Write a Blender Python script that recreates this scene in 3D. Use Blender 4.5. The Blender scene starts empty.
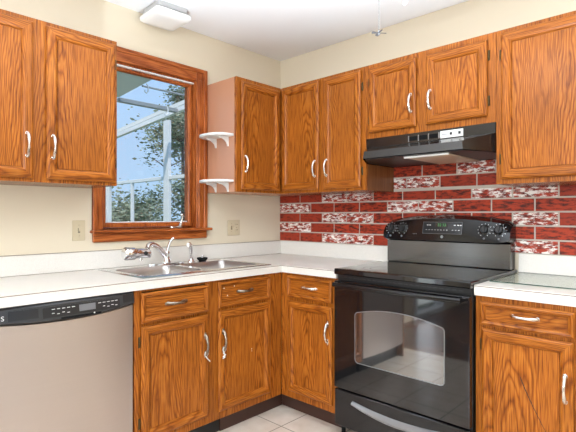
import bpy, bmesh, math, random
from mathutils import Vector, Matrix
random.seed(7)
S = bpy.context.scene
COL = S.collection
PI = math.pi

# ------------------------------------------------------------------ camera
cam_d = bpy.data.cameras.new('camera')
cam = bpy.data.objects.new('camera', cam_d)
COL.objects.link(cam)
cam.location = (2.6254, -2.6721, 1.2231)
cam.rotation_euler = (PI / 2, 0, math.radians(133.551 - 90))
cam_d.sensor_width = 36.0
cam_d.lens = 458.92 / 576 * 36.0
cam_d.shift_y = -0.82 / 576
cam_d.clip_start = 0.05
S.camera = cam

# ------------------------------------------------------------------ exposure, sky, sun, daylight, added fill
S.view_settings.view_transform = 'Standard'
S.view_settings.look = 'None'
S.view_settings.gamma = 1.0
S.view_settings.use_curve_mapping = False
S.view_settings.exposure = 0.0

SKY_STRENGTH = 1.25
SUN_STRENGTH = 3.6
FILL_BACK = 146.0       # fill light from an added, unseen window behind the camera
FILL_RIGHT = 5.0      # fill light from an added, unseen window on the right
DAY_DOOR = 20.0       # daylight through the glazed door
FAN_LAMP = 5.0       # ceiling fan lamp
FILL_UPLIGHT = 70.0       # added can below the frame, lights the ceiling like bounce flash

W = bpy.data.worlds.new('sky'); S.world = W; W.use_nodes = True
wn = W.node_tree.nodes; wl = W.node_tree.links
bg = wn['Background']; bg.inputs['Strength'].default_value = SKY_STRENGTH
wtc = wn.new('ShaderNodeTexCoord'); wsep = wn.new('ShaderNodeSeparateXYZ'); wr = wn.new('ShaderNodeValToRGB')
wl.new(wtc.outputs['Generated'], wsep.inputs[0]); wl.new(wsep.outputs['Z'], wr.inputs[0]); wl.new(wr.outputs[0], bg.inputs['Color'])
wr.color_ramp.elements[0].position = 0.0; wr.color_ramp.elements[0].color = (0.43, 0.61, 0.82, 1)
wr.color_ramp.elements[1].position = 0.5; wr.color_ramp.elements[1].color = (0.30, 0.50, 0.84, 1)

def lamp(name, kind, loc, rot, energy, color=(1, 1, 1), sx=1, sy=1):
    d = bpy.data.lights.new(name, kind); o = bpy.data.objects.new(name, d)
    COL.objects.link(o); o.location = loc; o.rotation_euler = rot
    d.energy = energy; d.color = color
    if kind == 'AREA':
        d.shape = 'RECTANGLE'; d.size = sx; d.size_y = sy
    return o
def aim(o, direction):
    o.rotation_euler = Vector(direction).to_track_quat('-Z', 'Y').to_euler()

sun = lamp('sun', 'SUN', (0, 6, 12), (0, 0, 0), SUN_STRENGTH, (1, 0.95, 0.86)); aim(sun, (-0.35, 0.42, -0.85)); sun.data.angle = 0.02
l = lamp('fill_back_window', 'AREA', (2.7, -5.16, 1.5), (0, 0, 0), FILL_BACK, (.91, .96, 1), 2.3, 1.5); aim(l, (0, 1, .3))
l = lamp('fill_right_window', 'AREA', (4.56, -2.2, 1.5), (0, 0, 0), FILL_RIGHT, (.91, .96, 1), 2.0, 1.4); aim(l, (-1, 0, .3))
l = lamp('daylight_glass_door', 'AREA', (-0.12, -3.93, 1.05), (0, 0, 0), DAY_DOOR, (0.93, 0.97, 1), 0.74, 1.9); aim(l, (1, 0, 0))

# ------------------------------------------------------------------ helpers
def setp(o, label=None, cat=None, group=None, kind=None):
    if label: o['label'] = label
    if cat: o['category'] = cat
    if group: o['group'] = group
    if kind: o['kind'] = kind
    return o
def thing(name, label, cat, loc=(0, 0, 0), rz=0.0, group=None, kind=None):
    o = bpy.data.objects.new(name, None); COL.objects.link(o)
    o.empty_display_size = 0.05
    o.location = loc; o.rotation_euler = (0, 0, rz)
    return setp(o, label, cat, group, kind)
def obj(name, bm, mats, parent=None, sharp=32, label=None):
    bmesh.ops.recalc_face_normals(bm, faces=bm.faces[:])
    me = bpy.data.meshes.new(name); bm.to_mesh(me); bm.free()
    if not isinstance(mats, (list, tuple)): mats = [mats]
    for m in mats: me.materials.append(m)
    me.polygons.foreach_set('use_smooth', [True] * len(me.polygons))
    me.set_sharp_from_angle(angle=math.radians(sharp))
    o = bpy.data.objects.new(name, me); COL.objects.link(o)
    if parent: o.parent = parent
    if label: o['label'] = label
    return o
def NB(): return bmesh.new()
def box(bm, x0, x1, y0, y1, z0, z1, bev=0.0, mi=0, seg=1):
    if x0 > x1: x0, x1 = x1, x0
    if y0 > y1: y0, y1 = y1, y0
    if z0 > z1: z0, z1 = z1, z0
    vs = [bm.verts.new((x, y, z)) for z in (z0, z1) for y in (y0, y1) for x in (x0, x1)]
    F = [(0, 2, 3, 1), (4, 5, 7, 6), (0, 1, 5, 4), (2, 6, 7, 3), (0, 4, 6, 2), (1, 3, 7, 5)]
    fs = []
    for f in F:
        fa = bm.faces.new([vs[i] for i in f]); fa.material_index = mi; fs.append(fa)
    if bev > 0:
        es = set(e for f in fs for e in f.edges)
        r = bmesh.ops.bevel(bm, geom=list(es), offset=bev, segments=seg, affect='EDGES', profile=0.5)
        for f in r['faces']: f.material_index = mi
    return bm
def tube(bm, pts, rad, n=10, cap=True, mi=0, flat=1.0, up=(0, 0, 1)):
    pts = [Vector(p) for p in pts]
    if not isinstance(rad, (list, tuple)): rad = [rad] * len(pts)
    rings = []; a = None
    for i, p in enumerate(pts):
        t = (pts[min(i + 1, len(pts) - 1)] - pts[max(i - 1, 0)]).normalized()
        if a is None:
            a = Vector(up) - t * t.dot(Vector(up))
            if a.length < 1e-3: a = Vector((1, 0, 0)) - t * t.x
        else:
            a = a - t * t.dot(a)
        a.normalize(); b = t.cross(a)
        rings.append([bm.verts.new(p + (a * math.cos(2 * PI * k / n) * flat + b * math.sin(2 * PI * k / n)) * rad[i]) for k in range(n)])
    for i in range(len(rings) - 1):
        for k in range(n):
            f = bm.faces.new((rings[i][k], rings[i][(k + 1) % n], rings[i + 1][(k + 1) % n], rings[i + 1][k])); f.material_index = mi
    if cap:
        for r in (rings[0], rings[-1]):
            f = bm.faces.new(r); f.material_index = mi
    return bm
def lathe(bm, c, axis, prof, n=20, mi=0):
    """prof: (radius, distance along axis)"""
    c = Vector(c); ax = Vector(axis).normalized()
    a = Vector((0, 0, 1)) if abs(ax.z) < .9 else Vector((1, 0, 0))
    a = (a - ax * a.dot(ax)).normalized(); b = ax.cross(a)
    rings = []
    for r, h in prof:
        if r < 1e-6: rings.append([bm.verts.new(c + ax * h)])
        else: rings.append([bm.verts.new(c + ax * h + (a * math.cos(2 * PI * k / n) + b * math.sin(2 * PI * k / n)) * r) for k in range(n)])
    for i in range(len(rings) - 1):
        A, B = rings[i], rings[i + 1]
        for k in range(n):
            k2 = (k + 1) % n
            if len(A) == 1 and len(B) == 1: continue
            if len(A) == 1: f = bm.faces.new((A[0], B[k2], B[k]))
            elif len(B) == 1: f = bm.faces.new((A[k], A[k2], B[0]))
            else: f = bm.faces.new((A[k], A[k2], B[k2], B[k]))
            f.material_index = mi
    if len(rings[0]) > 1: bm.faces.new(rings[0]).material_index = mi
    if len(rings[-1]) > 1: bm.faces.new(rings[-1]).material_index = mi
    return bm
def prism(bm, poly, ext, mi=0, bev=0.0):
    """poly: list of 3d points (planar), ext: extrusion vector"""
    e = Vector(ext)
    A = [bm.verts.new(Vector(p)) for p in poly]; B = [bm.verts.new(Vector(p) + e) for p in poly]
    n = len(A); fs = [bm.faces.new(A), bm.faces.new(B[::-1])]
    for i in range(n): fs.append(bm.faces.new((A[i], B[i], B[(i + 1) % n], A[(i + 1) % n])))
    for f in fs: f.material_index = mi
    if bev:
        es = set(ed for f in fs for ed in f.edges)
        r = bmesh.ops.bevel(bm, geom=list(es), offset=bev, segments=2, affect='EDGES', profile=0.5)
        for f in r['faces']: f.material_index = mi
    return bm
def rings_frame(bm, x0, x1, z0, z1, prof, mi_v=0, mi_h=1, fill=None, sign=-1):
    """mitred frame facing -y. prof: (inset, y). Sides use mi_v, rails mi_h."""
    R = []
    for ins, y in prof:
        R.append([bm.verts.new(v) for v in ((x0 + ins, y, z0 + ins), (x1 - ins, y, z0 + ins), (x1 - ins, y, z1 - ins), (x0 + ins, y, z1 - ins))])
    for i in range(len(R) - 1):
        for k in range(4):
            f = bm.faces.new((R[i][k], R[i][(k + 1) % 4], R[i + 1][(k + 1) % 4], R[i + 1][k]))
            f.material_index = mi_h if k in (0, 2) else mi_v
    if fill is not None:
        bm.faces.new(R[-1]).material_index = fill
    return bm
def cells(bm, xs, ys, keep, z0, z1, mi=0):
    vt, vb = {}, {}
    def v(d, i, j, z):
        if (i, j) not in d: d[(i, j)] = bm.verts.new((xs[i], ys[j], z))
        return d[(i, j)]
    nx, ny = len(xs) - 1, len(ys) - 1
    K = {(i, j) for i in range(nx) for j in range(ny) if keep(i, j)}
    for i, j in K:
        bm.faces.new([v(vt, a, b, z1) for a, b in ((i, j), (i + 1, j), (i + 1, j + 1), (i, j + 1))]).material_index = mi
        bm.faces.new([v(vb, a, b, z0) for a, b in ((i, j), (i, j + 1), (i + 1, j + 1), (i + 1, j))]).material_index = mi
        for di, dj, e in ((-1, 0, ((i, j), (i, j + 1))), (1, 0, ((i + 1, j), (i + 1, j + 1))), (0, -1, ((i, j), (i + 1, j))), (0, 1, ((i, j + 1), (i + 1, j + 1)))):
            if (i + di, j + dj) not in K:
                bm.faces.new((v(vt, *e[0], z1), v(vt, *e[1], z1), v(vb, *e[1], z0), v(vb, *e[0], z0))).material_index = mi
    return bm
def text_mesh(name, s, size, mat, parent, loc, rot, depth=0.0008):
    c = bpy.data.curves.new(name, 'FONT'); c.body = s; c.size = size; c.extrude = depth; c.align_x = 'CENTER'; c.align_y = 'CENTER'
    t = bpy.data.objects.new(name + '_src', c); COL.objects.link(t)
    dg = bpy.context.evaluated_depsgraph_get()
    me = bpy.data.meshes.new_from_object(t.evaluated_get(dg))
    bpy.data.objects.remove(t); bpy.data.curves.remove(c)
    me.name = name; me.materials.clear(); me.materials.append(mat)
    o = bpy.data.objects.new(name, me); COL.objects.link(o); o.parent = parent; o.location = loc; o.rotation_euler = rot
    return o

# ------------------------------------------------------------------ materials
def mat(name, color=(.8, .8, .8), rough=.5, metal=0.0, spec=.5, coat=0.0):
    m = bpy.data.materials.new(name); m.use_nodes = True
    b = m.node_tree.nodes['Principled BSDF']
    b.inputs['Base Color'].default_value = (*color, 1); b.inputs['Roughness'].default_value = rough
    b.inputs['Metallic'].default_value = metal; b.inputs['Specular IOR Level'].default_value = spec
    b.inputs['Coat Weight'].default_value = coat
    return m
def nodes(m): return m.node_tree.nodes, m.node_tree.links, m.node_tree.nodes['Principled BSDF']
def bump(m, height_socket, strength=.2, dist=.002):
    n, l, b = nodes(m); bp = n.new('ShaderNodeBump'); bp.inputs['Strength'].default_value = strength; bp.inputs['Distance'].default_value = dist
    l.new(height_socket, bp.inputs['Height']); l.new(bp.outputs[0], b.inputs['Normal'])
def ramp(n, stops):
    r = n.new('ShaderNodeValToRGB'); e = r.color_ramp.elements
    while len(e) < len(stops): e.new(.5)
    for i, (p, c) in enumerate(stops): e[i].position = p; e[i].color = (*c, 1)
    return r
def math_n(n, l, op, a, b=None):
    x = n.new('ShaderNodeMath'); x.operation = op
    for i, s in enumerate((a, b)):
        if s is None: continue
        if hasattr(s, 'is_output'): l.new(s, x.inputs[i])
        else: x.inputs[i].default_value = s
    return x.outputs[0]
def mixc(n, l, fac, a, b, blend='MIX'):
    x = n.new('ShaderNodeMix'); x.data_type = 'RGBA'; x.blend_type = blend
    for s, k in ((fac, 0), (a, 6), (b, 7)):
        if hasattr(s, 'is_output'): l.new(s, x.inputs[k])
        elif k == 0: x.inputs[0].default_value = s
        else: x.inputs[k].default_value = (*s, 1)
    return x.outputs[2]

def oak(name, axis, light, mid, dark, ring=112.0, rough=.34):
    """stained oak: grain runs along axis ('x', 'y' or 'z') of the object; growth rings cut at a shallow angle make cathedral arches"""
    m = mat(name, mid, rough, 0, .24); n, l, b = nodes(m)
    tc = n.new('ShaderNodeTexCoord'); oi = n.new('ShaderNodeObjectInfo')
    off = n.new('ShaderNodeVectorMath'); off.operation = 'MULTIPLY_ADD'
    cmb = n.new('ShaderNodeCombineXYZ')
    for i in range(3): l.new(oi.outputs['Random'], cmb.inputs[i])
    l.new(cmb.outputs[0], off.inputs[0]); off.inputs[1].default_value = (17.3, 0.0, 23.1); l.new(tc.outputs['Object'], off.inputs[2])
    sep = n.new('ShaderNodeSeparateXYZ'); l.new(off.outputs[0], sep.inputs[0])
    X, Y, Z = sep.outputs
    along, across = {'z': (Z, X), 'x': (X, Z), 'y': (Y, Z)}[axis]
    deep = Y if axis != 'y' else X
    # slow wander of the log
    cw = n.new('ShaderNodeCombineXYZ'); l.new(math_n(n, l, 'MULTIPLY', along, 1.6), cw.inputs[2]); l.new(math_n(n, l, 'MULTIPLY', across, 7.0), cw.inputs[0]); l.new(math_n(n, l, 'MULTIPLY', deep, 5.0), cw.inputs[1])
    nz = n.new('ShaderNodeTexNoise'); nz.inputs['Scale'].default_value = 1.0; nz.inputs['Detail'].default_value = 4.0; nz.inputs['Roughness'].default_value = .5
    l.new(cw.outputs[0], nz.inputs['Vector'])
    # ring field: repeated boards about 0.28 wide, each with its own heart
    uu = math_n(n, l, 'SUBTRACT', math_n(n, l, 'FRACT', math_n(n, l, 'MULTIPLY', across, 3.3)), .5)
    u2 = math_n(n, l, 'MULTIPLY', uu, uu)
    fld = math_n(n, l, 'ADD', math_n(n, l, 'MULTIPLY', u2, .55), math_n(n, l, 'MULTIPLY', along, .06))
    fld = math_n(n, l, 'ADD', fld, math_n(n, l, 'MULTIPLY', nz.outputs[0], .095))
    ph = math_n(n, l, 'FRACT', math_n(n, l, 'MULTIPLY', fld, ring))
    # short dark pores
    cp = n.new('ShaderNodeCombineXYZ'); l.new(math_n(n, l, 'MULTIPLY', along, 9.0), cp.inputs[2]); l.new(math_n(n, l, 'MULTIPLY', across, 250.0), cp.inputs[0]); l.new(math_n(n, l, 'MULTIPLY', deep, 250.0), cp.inputs[1])
    pz = n.new('ShaderNodeTexNoise'); pz.inputs['Scale'].default_value = 1.0; pz.inputs['Detail'].default_value = 2.0
    l.new(cp.outputs[0], pz.inputs['Vector'])
    r1 = ramp(n, [(0.0, dark), (.22, mid), (.60, light), (.80, mid), (1.0, dark)]); l.new(ph, r1.inputs[0])
    r2 = ramp(n, [(.36, (.42, .32, .24)), (.55, (1.03, 1.03, 1.03))]); l.new(pz.outputs[0], r2.inputs[0])
    c = mixc(n, l, .8, r1.outputs[0], r2.outputs[0], 'MULTIPLY')
    # broad tone drift
    bt = n.new('ShaderNodeTexNoise'); bt.inputs['Scale'].default_value = 3.0; bt.inputs['Detail'].default_value = 1.0; l.new(off.outputs[0], bt.inputs['Vector'])
    r3 = ramp(n, [(.3, (.86, .84, .82)), (.7, (1.06, 1.05, 1.03))]); l.new(bt.outputs[0], r3.inputs[0])
    c = mixc(n, l, 1.0, c, r3.outputs[0], 'MULTIPLY')
    l.new(c, b.inputs['Base Color'])
    bump(m, pz.outputs[0], .12, .001)
    return m

OL, OM, OD = (.49, .165, .024), (.41, .122, .013), (.23, .058, .007)
OAKV = oak('oak_vertical_grain', 'z', OL, OM, OD)
OAKH = oak('oak_horizontal_grain', 'x', OL, OM, OD)
OAKS = mat('oak_veneer_shaded', (.42, .17, .07), .27)  # side veneer darkened: shade under the hood painted into its colour
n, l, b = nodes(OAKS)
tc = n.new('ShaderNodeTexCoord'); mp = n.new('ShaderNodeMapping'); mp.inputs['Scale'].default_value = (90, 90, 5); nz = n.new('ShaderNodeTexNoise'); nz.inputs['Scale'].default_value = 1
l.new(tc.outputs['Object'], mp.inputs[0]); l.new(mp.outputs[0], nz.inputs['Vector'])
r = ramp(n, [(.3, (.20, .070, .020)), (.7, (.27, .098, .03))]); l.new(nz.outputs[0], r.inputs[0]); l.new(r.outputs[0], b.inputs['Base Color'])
OAKS_SHEEN = mat('oak_veneer_window_sheen', (.55, .27, .16), .27)  # same oak side, lightened to paint in the window's sheen
TRIMW = [oak('stained_trim_' + a, a, (.52, .150, .036), (.45, .118, .025), (.32, .075, .014), 30.0, .3) for a in 'xyz']
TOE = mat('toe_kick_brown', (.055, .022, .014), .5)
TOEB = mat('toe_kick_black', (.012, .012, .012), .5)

WALL = mat('cream_wall_paint', (.74, .65, .50), .75, 0, .2)
n, l, b = nodes(WALL); nz = n.new('ShaderNodeTexNoise'); nz.inputs['Scale'].default_value = 220; tc = n.new('ShaderNodeTexCoord'); l.new(tc.outputs['Object'], nz.inputs['Vector']); bump(WALL, nz.outputs[0], .06, .001)
CEIL = mat('ceiling_white_paint', (.92, .93, .95), .85, 0, .2)
COUNTER = mat('laminate_off_white', (.83, .79, .72), .32, 0, .4)
n, l, b = nodes(COUNTER); nz = n.new('ShaderNodeTexNoise'); nz.inputs['Scale'].default_value = 260; tc = n.new('ShaderNodeTexCoord'); l.new(tc.outputs['Object'], nz.inputs['Vector'])
r = ramp(n, [(.35, (.72, .68, .62)), (.6, (.78, .74, .68))]); l.new(nz.outputs[0], r.inputs[0]); l.new(r.outputs[0], b.inputs['Base Color'])
SEAM = mat('laminate_seam_brown', (.16, .10, .06), .6)
WHITE = mat('white_plastic', (.85, .85, .83), .35)
LENS = mat('frosted_white_lens', (.9, .9, .88), .25)
IVORY = mat('ivory_plastic', (.60, .51, .345), .35)
IVORYD = mat('ivory_plastic_slot', (.16, .13, .09), .5)
VINYL = mat('white_vinyl_frame', (.78, .80, .82), .4)
STEEL = mat('brushed_stainless', (.50, .47, .45), .26, 1.0)
n, l, b = nodes(STEEL); tc = n.new('ShaderNodeTexCoord'); mp = n.new('ShaderNodeMapping'); mp.inputs['Scale'].default_value = (400, 400, 6); nz = n.new('ShaderNodeTexNoise'); nz.inputs['Scale'].default_value = 1
l.new(tc.outputs['Object'], mp.inputs[0]); l.new(mp.outputs[0], nz.inputs['Vector'])
r = ramp(n, [(.2, (.30, .30, .30)), (.8, (.42, .42, .42))]); l.new(nz.outputs[0], r.inputs[0]); l.new(r.outputs[0], b.inputs['Roughness'])
DWSTEEL = mat('dishwasher_stainless', (.57, .505, .47), .42, 1.0)
n, l, b = nodes(DWSTEEL); tc = n.new('ShaderNodeTexCoord'); mp = n.new('ShaderNodeMapping'); mp.inputs['Scale'].default_value = (4, 4, 420); nz = n.new('ShaderNodeTexNoise'); nz.inputs['Scale'].default_value = 1
l.new(tc.outputs['Object'], mp.inputs[0]); l.new(mp.outputs[0], nz.inputs['Vector'])
r = ramp(n, [(.2, (.36, .36, .36)), (.8, (.48, .48, .48))]); l.new(nz.outputs[0], r.inputs[0]); l.new(r.outputs[0], b.inputs['Roughness'])
CHROME = mat('chrome', (.85, .85, .86), .08, 1.0)
NICKEL = mat('satin_nickel', (.80, .78, .74), .25, 1.0)
PEWTER = mat('aged_pewter', (.30, .25, .20), .32, 1.0)
BRASS = mat('aged_brass_hinge', (.11, .08, .04), .35, 1.0)
BLACKG = mat('black_enamel', (.008, .008, .009), .10, 0, .5)
BLACKGL = mat('black_ceramic_glass', (.006, .006, .007), .05, 0, .5)
BLACKGL.node_tree.nodes['Principled BSDF'].inputs['IOR'].default_value = 1.65
OVENGL = mat('oven_window_glass', (.03, .03, .03), .04, 0, .5)
OVENGL.node_tree.nodes['Principled BSDF'].inputs['IOR'].default_value = 3.2
BLACKS = mat('black_satin', (.012, .012, .013), .30)
BLACKPN = mat('black_semi_gloss_panel', (.012, .012, .013), .2)
BLACKPN.node_tree.nodes['Principled BSDF'].inputs['IOR'].default_value = 2.3
BLACKP = mat('black_plastic', (.014, .014, .015), .42)
DGREY = mat('dark_grey_panel', (.03, .03, .032), .35)
MGREY = mat('mid_grey_panel', (.16, .16, .17), .35)
SILVER = mat('silver_satin_paint', (.30, .31, .32), .28, .7)
HOODP = mat('hood_black_brushed', (.065, .06, .056), .2, .85)
MARK = mat('white_print', (.75, .75, .75), .5)
GREEN = mat('green_display_digit', (.05, .3, .08), .4)
gb = GREEN.node_tree.nodes['Principled BSDF']; gb.inputs['Emission Color'].default_value = (.12, .6, .16, 1); gb.inputs['Emission Strength'].default_value = .35
RUBBER = mat('black_rubber', (.006, .006, .006), .8, 0, .15)

def glass_mat(name, tint=(1, 1, 1), refl=.09):
    m = bpy.data.materials.new(name); m.use_nodes = True; n = m.node_tree.nodes; l = m.node_tree.links; n.clear()
    o = n.new('ShaderNodeOutputMaterial'); mx = n.new('ShaderNodeMixShader'); t = n.new('ShaderNodeBsdfTransparent'); g = n.new('ShaderNodeBsdfGlossy'); lw = n.new('ShaderNodeLayerWeight')
    t.inputs[0].default_value = (*tint, 1); g.inputs['Roughness'].default_value = .02; lw.inputs['Blend'].default_value = .5
    l.new(math_n(n, l, 'ADD', math_n(n, l, 'MULTIPLY', math_n(n, l, 'POWER', lw.outputs['Facing'], 5.0), .75), .03), mx.inputs[0]); l.new(t.outputs[0], mx.inputs[1]); l.new(g.outputs[0], mx.inputs[2]); l.new(mx.outputs[0], o.inputs[0])
    return m
PANE = glass_mat('clear_window_glass', (.97, .98, .98))
BOARDG = glass_mat('green_tempered_glass', (.955, .98, .955))
BOARDE = mat('glass_edge_green', (.05, .09, .07), .15)

def brick_mat(name, red, dark, white):
    m = mat(name, red, .5, 0, .22); n, l, b = nodes(m)
    tc = n.new('ShaderNodeTexCoord'); mp = n.new('ShaderNodeMapping'); mp.inputs['Scale'].default_value = (1, 1, 3.2)
    l.new(tc.outputs['Object'], mp.inputs[0])
    a = n.new('ShaderNodeTexNoise'); a.inputs['Scale'].default_value = 22; a.inputs['Detail'].default_value = 5; a.inputs['Roughness'].default_value = .7; l.new(mp.outputs[0], a.inputs['Vector'])
    r = ramp(n, [(.40, dark), (.56, red)] if white is None or white < .5 else [(.30, dark), (.5, red)]); l.new(a.outputs[0], r.inputs[0])
    c = r.outputs[0]
    if white:
        mp2 = n.new('ShaderNodeMapping'); mp2.inputs['Scale'].default_value = (1, 1, 3.0); mp2.inputs['Location'].default_value = (3.1, 0, 1.7); l.new(tc.outputs['Object'], mp2.inputs[0])
        w = n.new('ShaderNodeTexNoise'); w.inputs['Scale'].default_value = 24; w.inputs['Detail'].default_value = 8; w.inputs['Roughness'].default_value = .75; l.new(mp2.outputs[0], w.inputs['Vector'])
        rr = ramp(n, [(white, (0, 0, 0)), (white + .07, (1, 1, 1))]); l.new(w.outputs[0], rr.inputs[0])
        c = mixc(n, l, rr.outputs[0], c, (.88, .82, .77))
    l.new(c, b.inputs['Base Color']); bump(m, a.outputs[0], .3, .002)
    return m
BR_RED = brick_mat('brick_red', (.42, .046, .016), (.075, .014, .010), None)
BR_DARK = brick_mat('brick_dark', (.34, .038, .016), (.030, .011, .010), .66)
BR_WHITE = brick_mat('brick_whitewashed', (.42, .048, .02), (.12, .02, .014), .485)
GROUT = mat('grout_beige', (.52, .45, .38), .8)

# ------------------------------------------------------------------ room shell
CZ = 2.478; RX, RY = 4.6, -5.2; TH = .14
WY0, WY1, WZ0, WZ1 = -1.490, -.822, 1.119, 2.145       # rough opening of the sink window
def wall_with_holes(name, plane, a0, a1, z0, z1, holes, thick, mats):
    """plane: ('x', value, side) wall runs along y; ('y', value, side) wall runs along x; thickness goes towards side"""
    ax, val, side = plane
    As = sorted({a0, a1, *[h[0] for h in holes], *[h[1] for h in holes]}); Zs = sorted({z0, z1, *[h[2] for h in holes], *[h[3] for h in holes]})
    bm = NB()
    def keep(i, j):
        ac, zc = (As[i] + As[i + 1]) / 2, (Zs[j] + Zs[j + 1]) / 2
        return not any(h[0] < ac < h[1] and h[2] < zc < h[3] for h in holes)
    cells(bm, As, Zs, keep, 0, thick)
    for v in bm.verts:
        a, z, t = v.co.x, v.co.y, v.co.z
        v.co = (val + side * t, a, z) if ax == 'x' else (a, val + side * t, z)
    o = obj(name, bm, mats); o['kind'] = 'structure'; return o
wall_with_holes('wall_left', ('x', 0, -1), RY, 0, 0, CZ, [(WY0, WY1, WZ0, WZ1), (-4.33, -3.53, 0.0, 2.05)], TH, WALL)
wall_with_holes('wall_back', ('y', 0, 1), -TH, RX, 0, CZ, [], TH, WALL)
wall_with_holes('wall_right', ('x', RX, 1), RY, 0, 0, CZ, [(-3.2, -1.2, .8, 2.2)], TH, WALL)
wall_with_holes('wall_front', ('y', RY, -1), -TH, RX + TH, 0, CZ, [(1.55, 3.85, .75, 2.25)], TH, WALL)
bm = NB(); box(bm, -TH, RX + TH, RY - TH, TH, CZ, CZ + .1); o = obj('ceiling', bm, CEIL); o['kind'] = 'structure'

TILE = mat('beige_floor_tile', (.62, .53, .43), .22, 0, .5)
n, l, b = nodes(TILE); tc = n.new('ShaderNodeTexCoord'); mp = n.new('ShaderNodeMapping'); mp.inputs['Location'].default_value = (-.765 + .312 * 6, .772 + .312 * 20, 0)
l.new(tc.outputs['Object'], mp.inputs[0])
bk = n.new('ShaderNodeTexBrick'); bk.offset = 0; bk.inputs['Scale'].default_value = 1; bk.inputs['Brick Width'].default_value = .312; bk.inputs['Row Height'].default_value = .312
bk.inputs['Mortar Size'].default_value = .0035; bk.inputs['Mortar Smooth'].default_value = .3; l.new(mp.outputs[0], bk.inputs['Vector'])
nz = n.new('ShaderNodeTexNoise'); nz.inputs['Scale'].default_value = 9; nz.inputs['Detail'].default_value = 6; l.new(tc.outputs['Object'], nz.inputs['Vector'])
r = ramp(n, [(.3, (.70, .59, .48)), (.7, (.82, .72, .62))]); l.new(nz.outputs[0], r.inputs[0])
c = mixc(n, l, bk.outputs['Fac'], r.outputs[0], (.30, .25, .20)); l.new(c, b.inputs['Base Color'])
inv = math_n(n, l, 'SUBTRACT', 1.0, bk.outputs['Fac']); bump(TILE, inv, .4, .002)
bm = NB(); box(bm, -TH, RX + TH, -2.46, TH, -.1, 0); o = obj('floor', bm, TILE); o['kind'] = 'structure'
FLW = oak('dark_wood_floor', 'y', (.20, .075, .035), (.15, .05, .022), (.06, .018, .008), 20, .2)
bm = NB(); box(bm, -TH, RX + TH, RY - TH, -2.46, -.1, 0); o = obj('floor', bm, FLW); o['kind'] = 'structure'

# window over the sink -------------------------------------------------
win = thing('window_1', 'brown-stained casement window over the sink with a view of the porch', 'window', (0, -1.14, 1.135), 0, kind='structure')
wy = lambda y: y + 1.14
wz = lambda z: z - 1.135
TX, TY, TZ = TRIMW
def tbox(bm, x0, x1, y0, y1, z0, z1, bev=.003, mi=0): box(bm, x0, x1, wy(y0), wy(y1), wz(z0), wz(z1), bev, mi)
CY0, CY1, CZ1 = -1.543, -.742, 2.226
bm = NB()     # casing: stepped profile
tbox(bm, .0, .016, CY0, -1.482, 1.138, CZ1); tbox(bm, .0, .021, CY0, -1.515, 1.135, CZ1)
tbox(bm, .0, .016, -.83, CY1, 1.135, CZ1); tbox(bm, .0, .021, -.770, CY1, 1.135, CZ1)
tbox(bm, .012, .0195, -.815, -.79, 1.136, CZ1 - .075)
obj('casing', bm, TZ, win)
bm = NB(); tbox(bm, .001, .0165, -1.482, -.83, 2.138, CZ1 - .002); tbox(bm, .001, .0215, -1.514, -.771, CZ1 - .03, CZ1); obj('head_casing', bm, TY, win)
bm = NB(); tbox(bm, -.06, .052, -1.553, -.722, 1.1195, 1.1365, .004); obj('stool', bm, TY, win)
bm = NB(); tbox(bm, .0, .02, -1.540, -.748, 1.066, 1.119, .003); obj('apron', bm, TY, win)
bm = NB()     # jamb lining the hole
tbox(bm, -.12, .0, WY0 + .001, WY0 + .016, WZ0 + .001, WZ1 - .001, 0); tbox(bm, -.12, .0, WY1 - .016, WY1 - .001, WZ0 + .001, WZ1 - .001, 0)
tbox(bm, -.12, .0, WY0 + .016, WY1 - .016, WZ1 - .016, WZ1 - .001, 0); tbox(bm, -.12, -.062, WY0 + .016, WY1 - .016, WZ0 + .001, 1.146, 0)
obj('jamb', bm, TZ, win)
bm = NB()     # white stop bead round the sash
tbox(bm, -.03, -.006, WY0 + .016, WY1 - .016, WZ1 - .026, WZ1 - .016, 0)
obj('stop_bead', bm, WHITE, win, label='white strip under the head casing')
bm = NB()
sy0, sy1, sz0, sz1 = WY0 + .016, WY1 - .018, 1.148, WZ1 - .018
pr_ = [(0, -.066), (0, -.030), (.004, -.026), (.022, -.026), (.028, -.032), (.030, -.045)]
rings_frame(bm, sy0, sy1, sz0, sz1, [(i, -d) for i, d in pr_], 0, 0)
for v in bm.verts: v.co = (-v.co.y if False else -abs(v.co.y), wy(v.co.x), wz(v.co.z))
obj('sash', bm, TZ, win)
bm = NB(); tbox(bm, -.050, -.046, sy0 + .024, sy1 - .024, sz0 + .024, sz1 - .024, 0); obj('pane', bm, PANE, win)
bm = NB(); tbox(bm, -.0455, -.040, sy0 + .030, sy0 + .036, sz0 + .030, sz1 - .030, 0); tbox(bm, -.0455, -.040, sy0 + .036, sy1 - .031, sz0 + .030, sz0 + .036, 0)
obj('glazing_bead', bm, VINYL, win, label='white bead along the glass')
ck = NB()     # crank on the stool
box(ck, .004, .028, wy(-1.035), wy(-.955), wz(1.1375), wz(1.150), .004)
tube(ck, [(.016, wy(-.965), wz(1.148)), (.018, wy(-.958), wz(1.17)), (.024, wy(-.952), wz(1.20)), (.03, wy(-.957), wz(1.222))], [.010, .007, .006, .006], 10)
lathe(ck, (.031, wy(-.958), wz(1.222)), (.2, 0, 1), [(0, -.010), (.009, -.006), (.011, .002), (.008, .012), (0, .016)], 14)
obj('crank', ck, NICKEL, win, label='metal crank lever')

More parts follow.
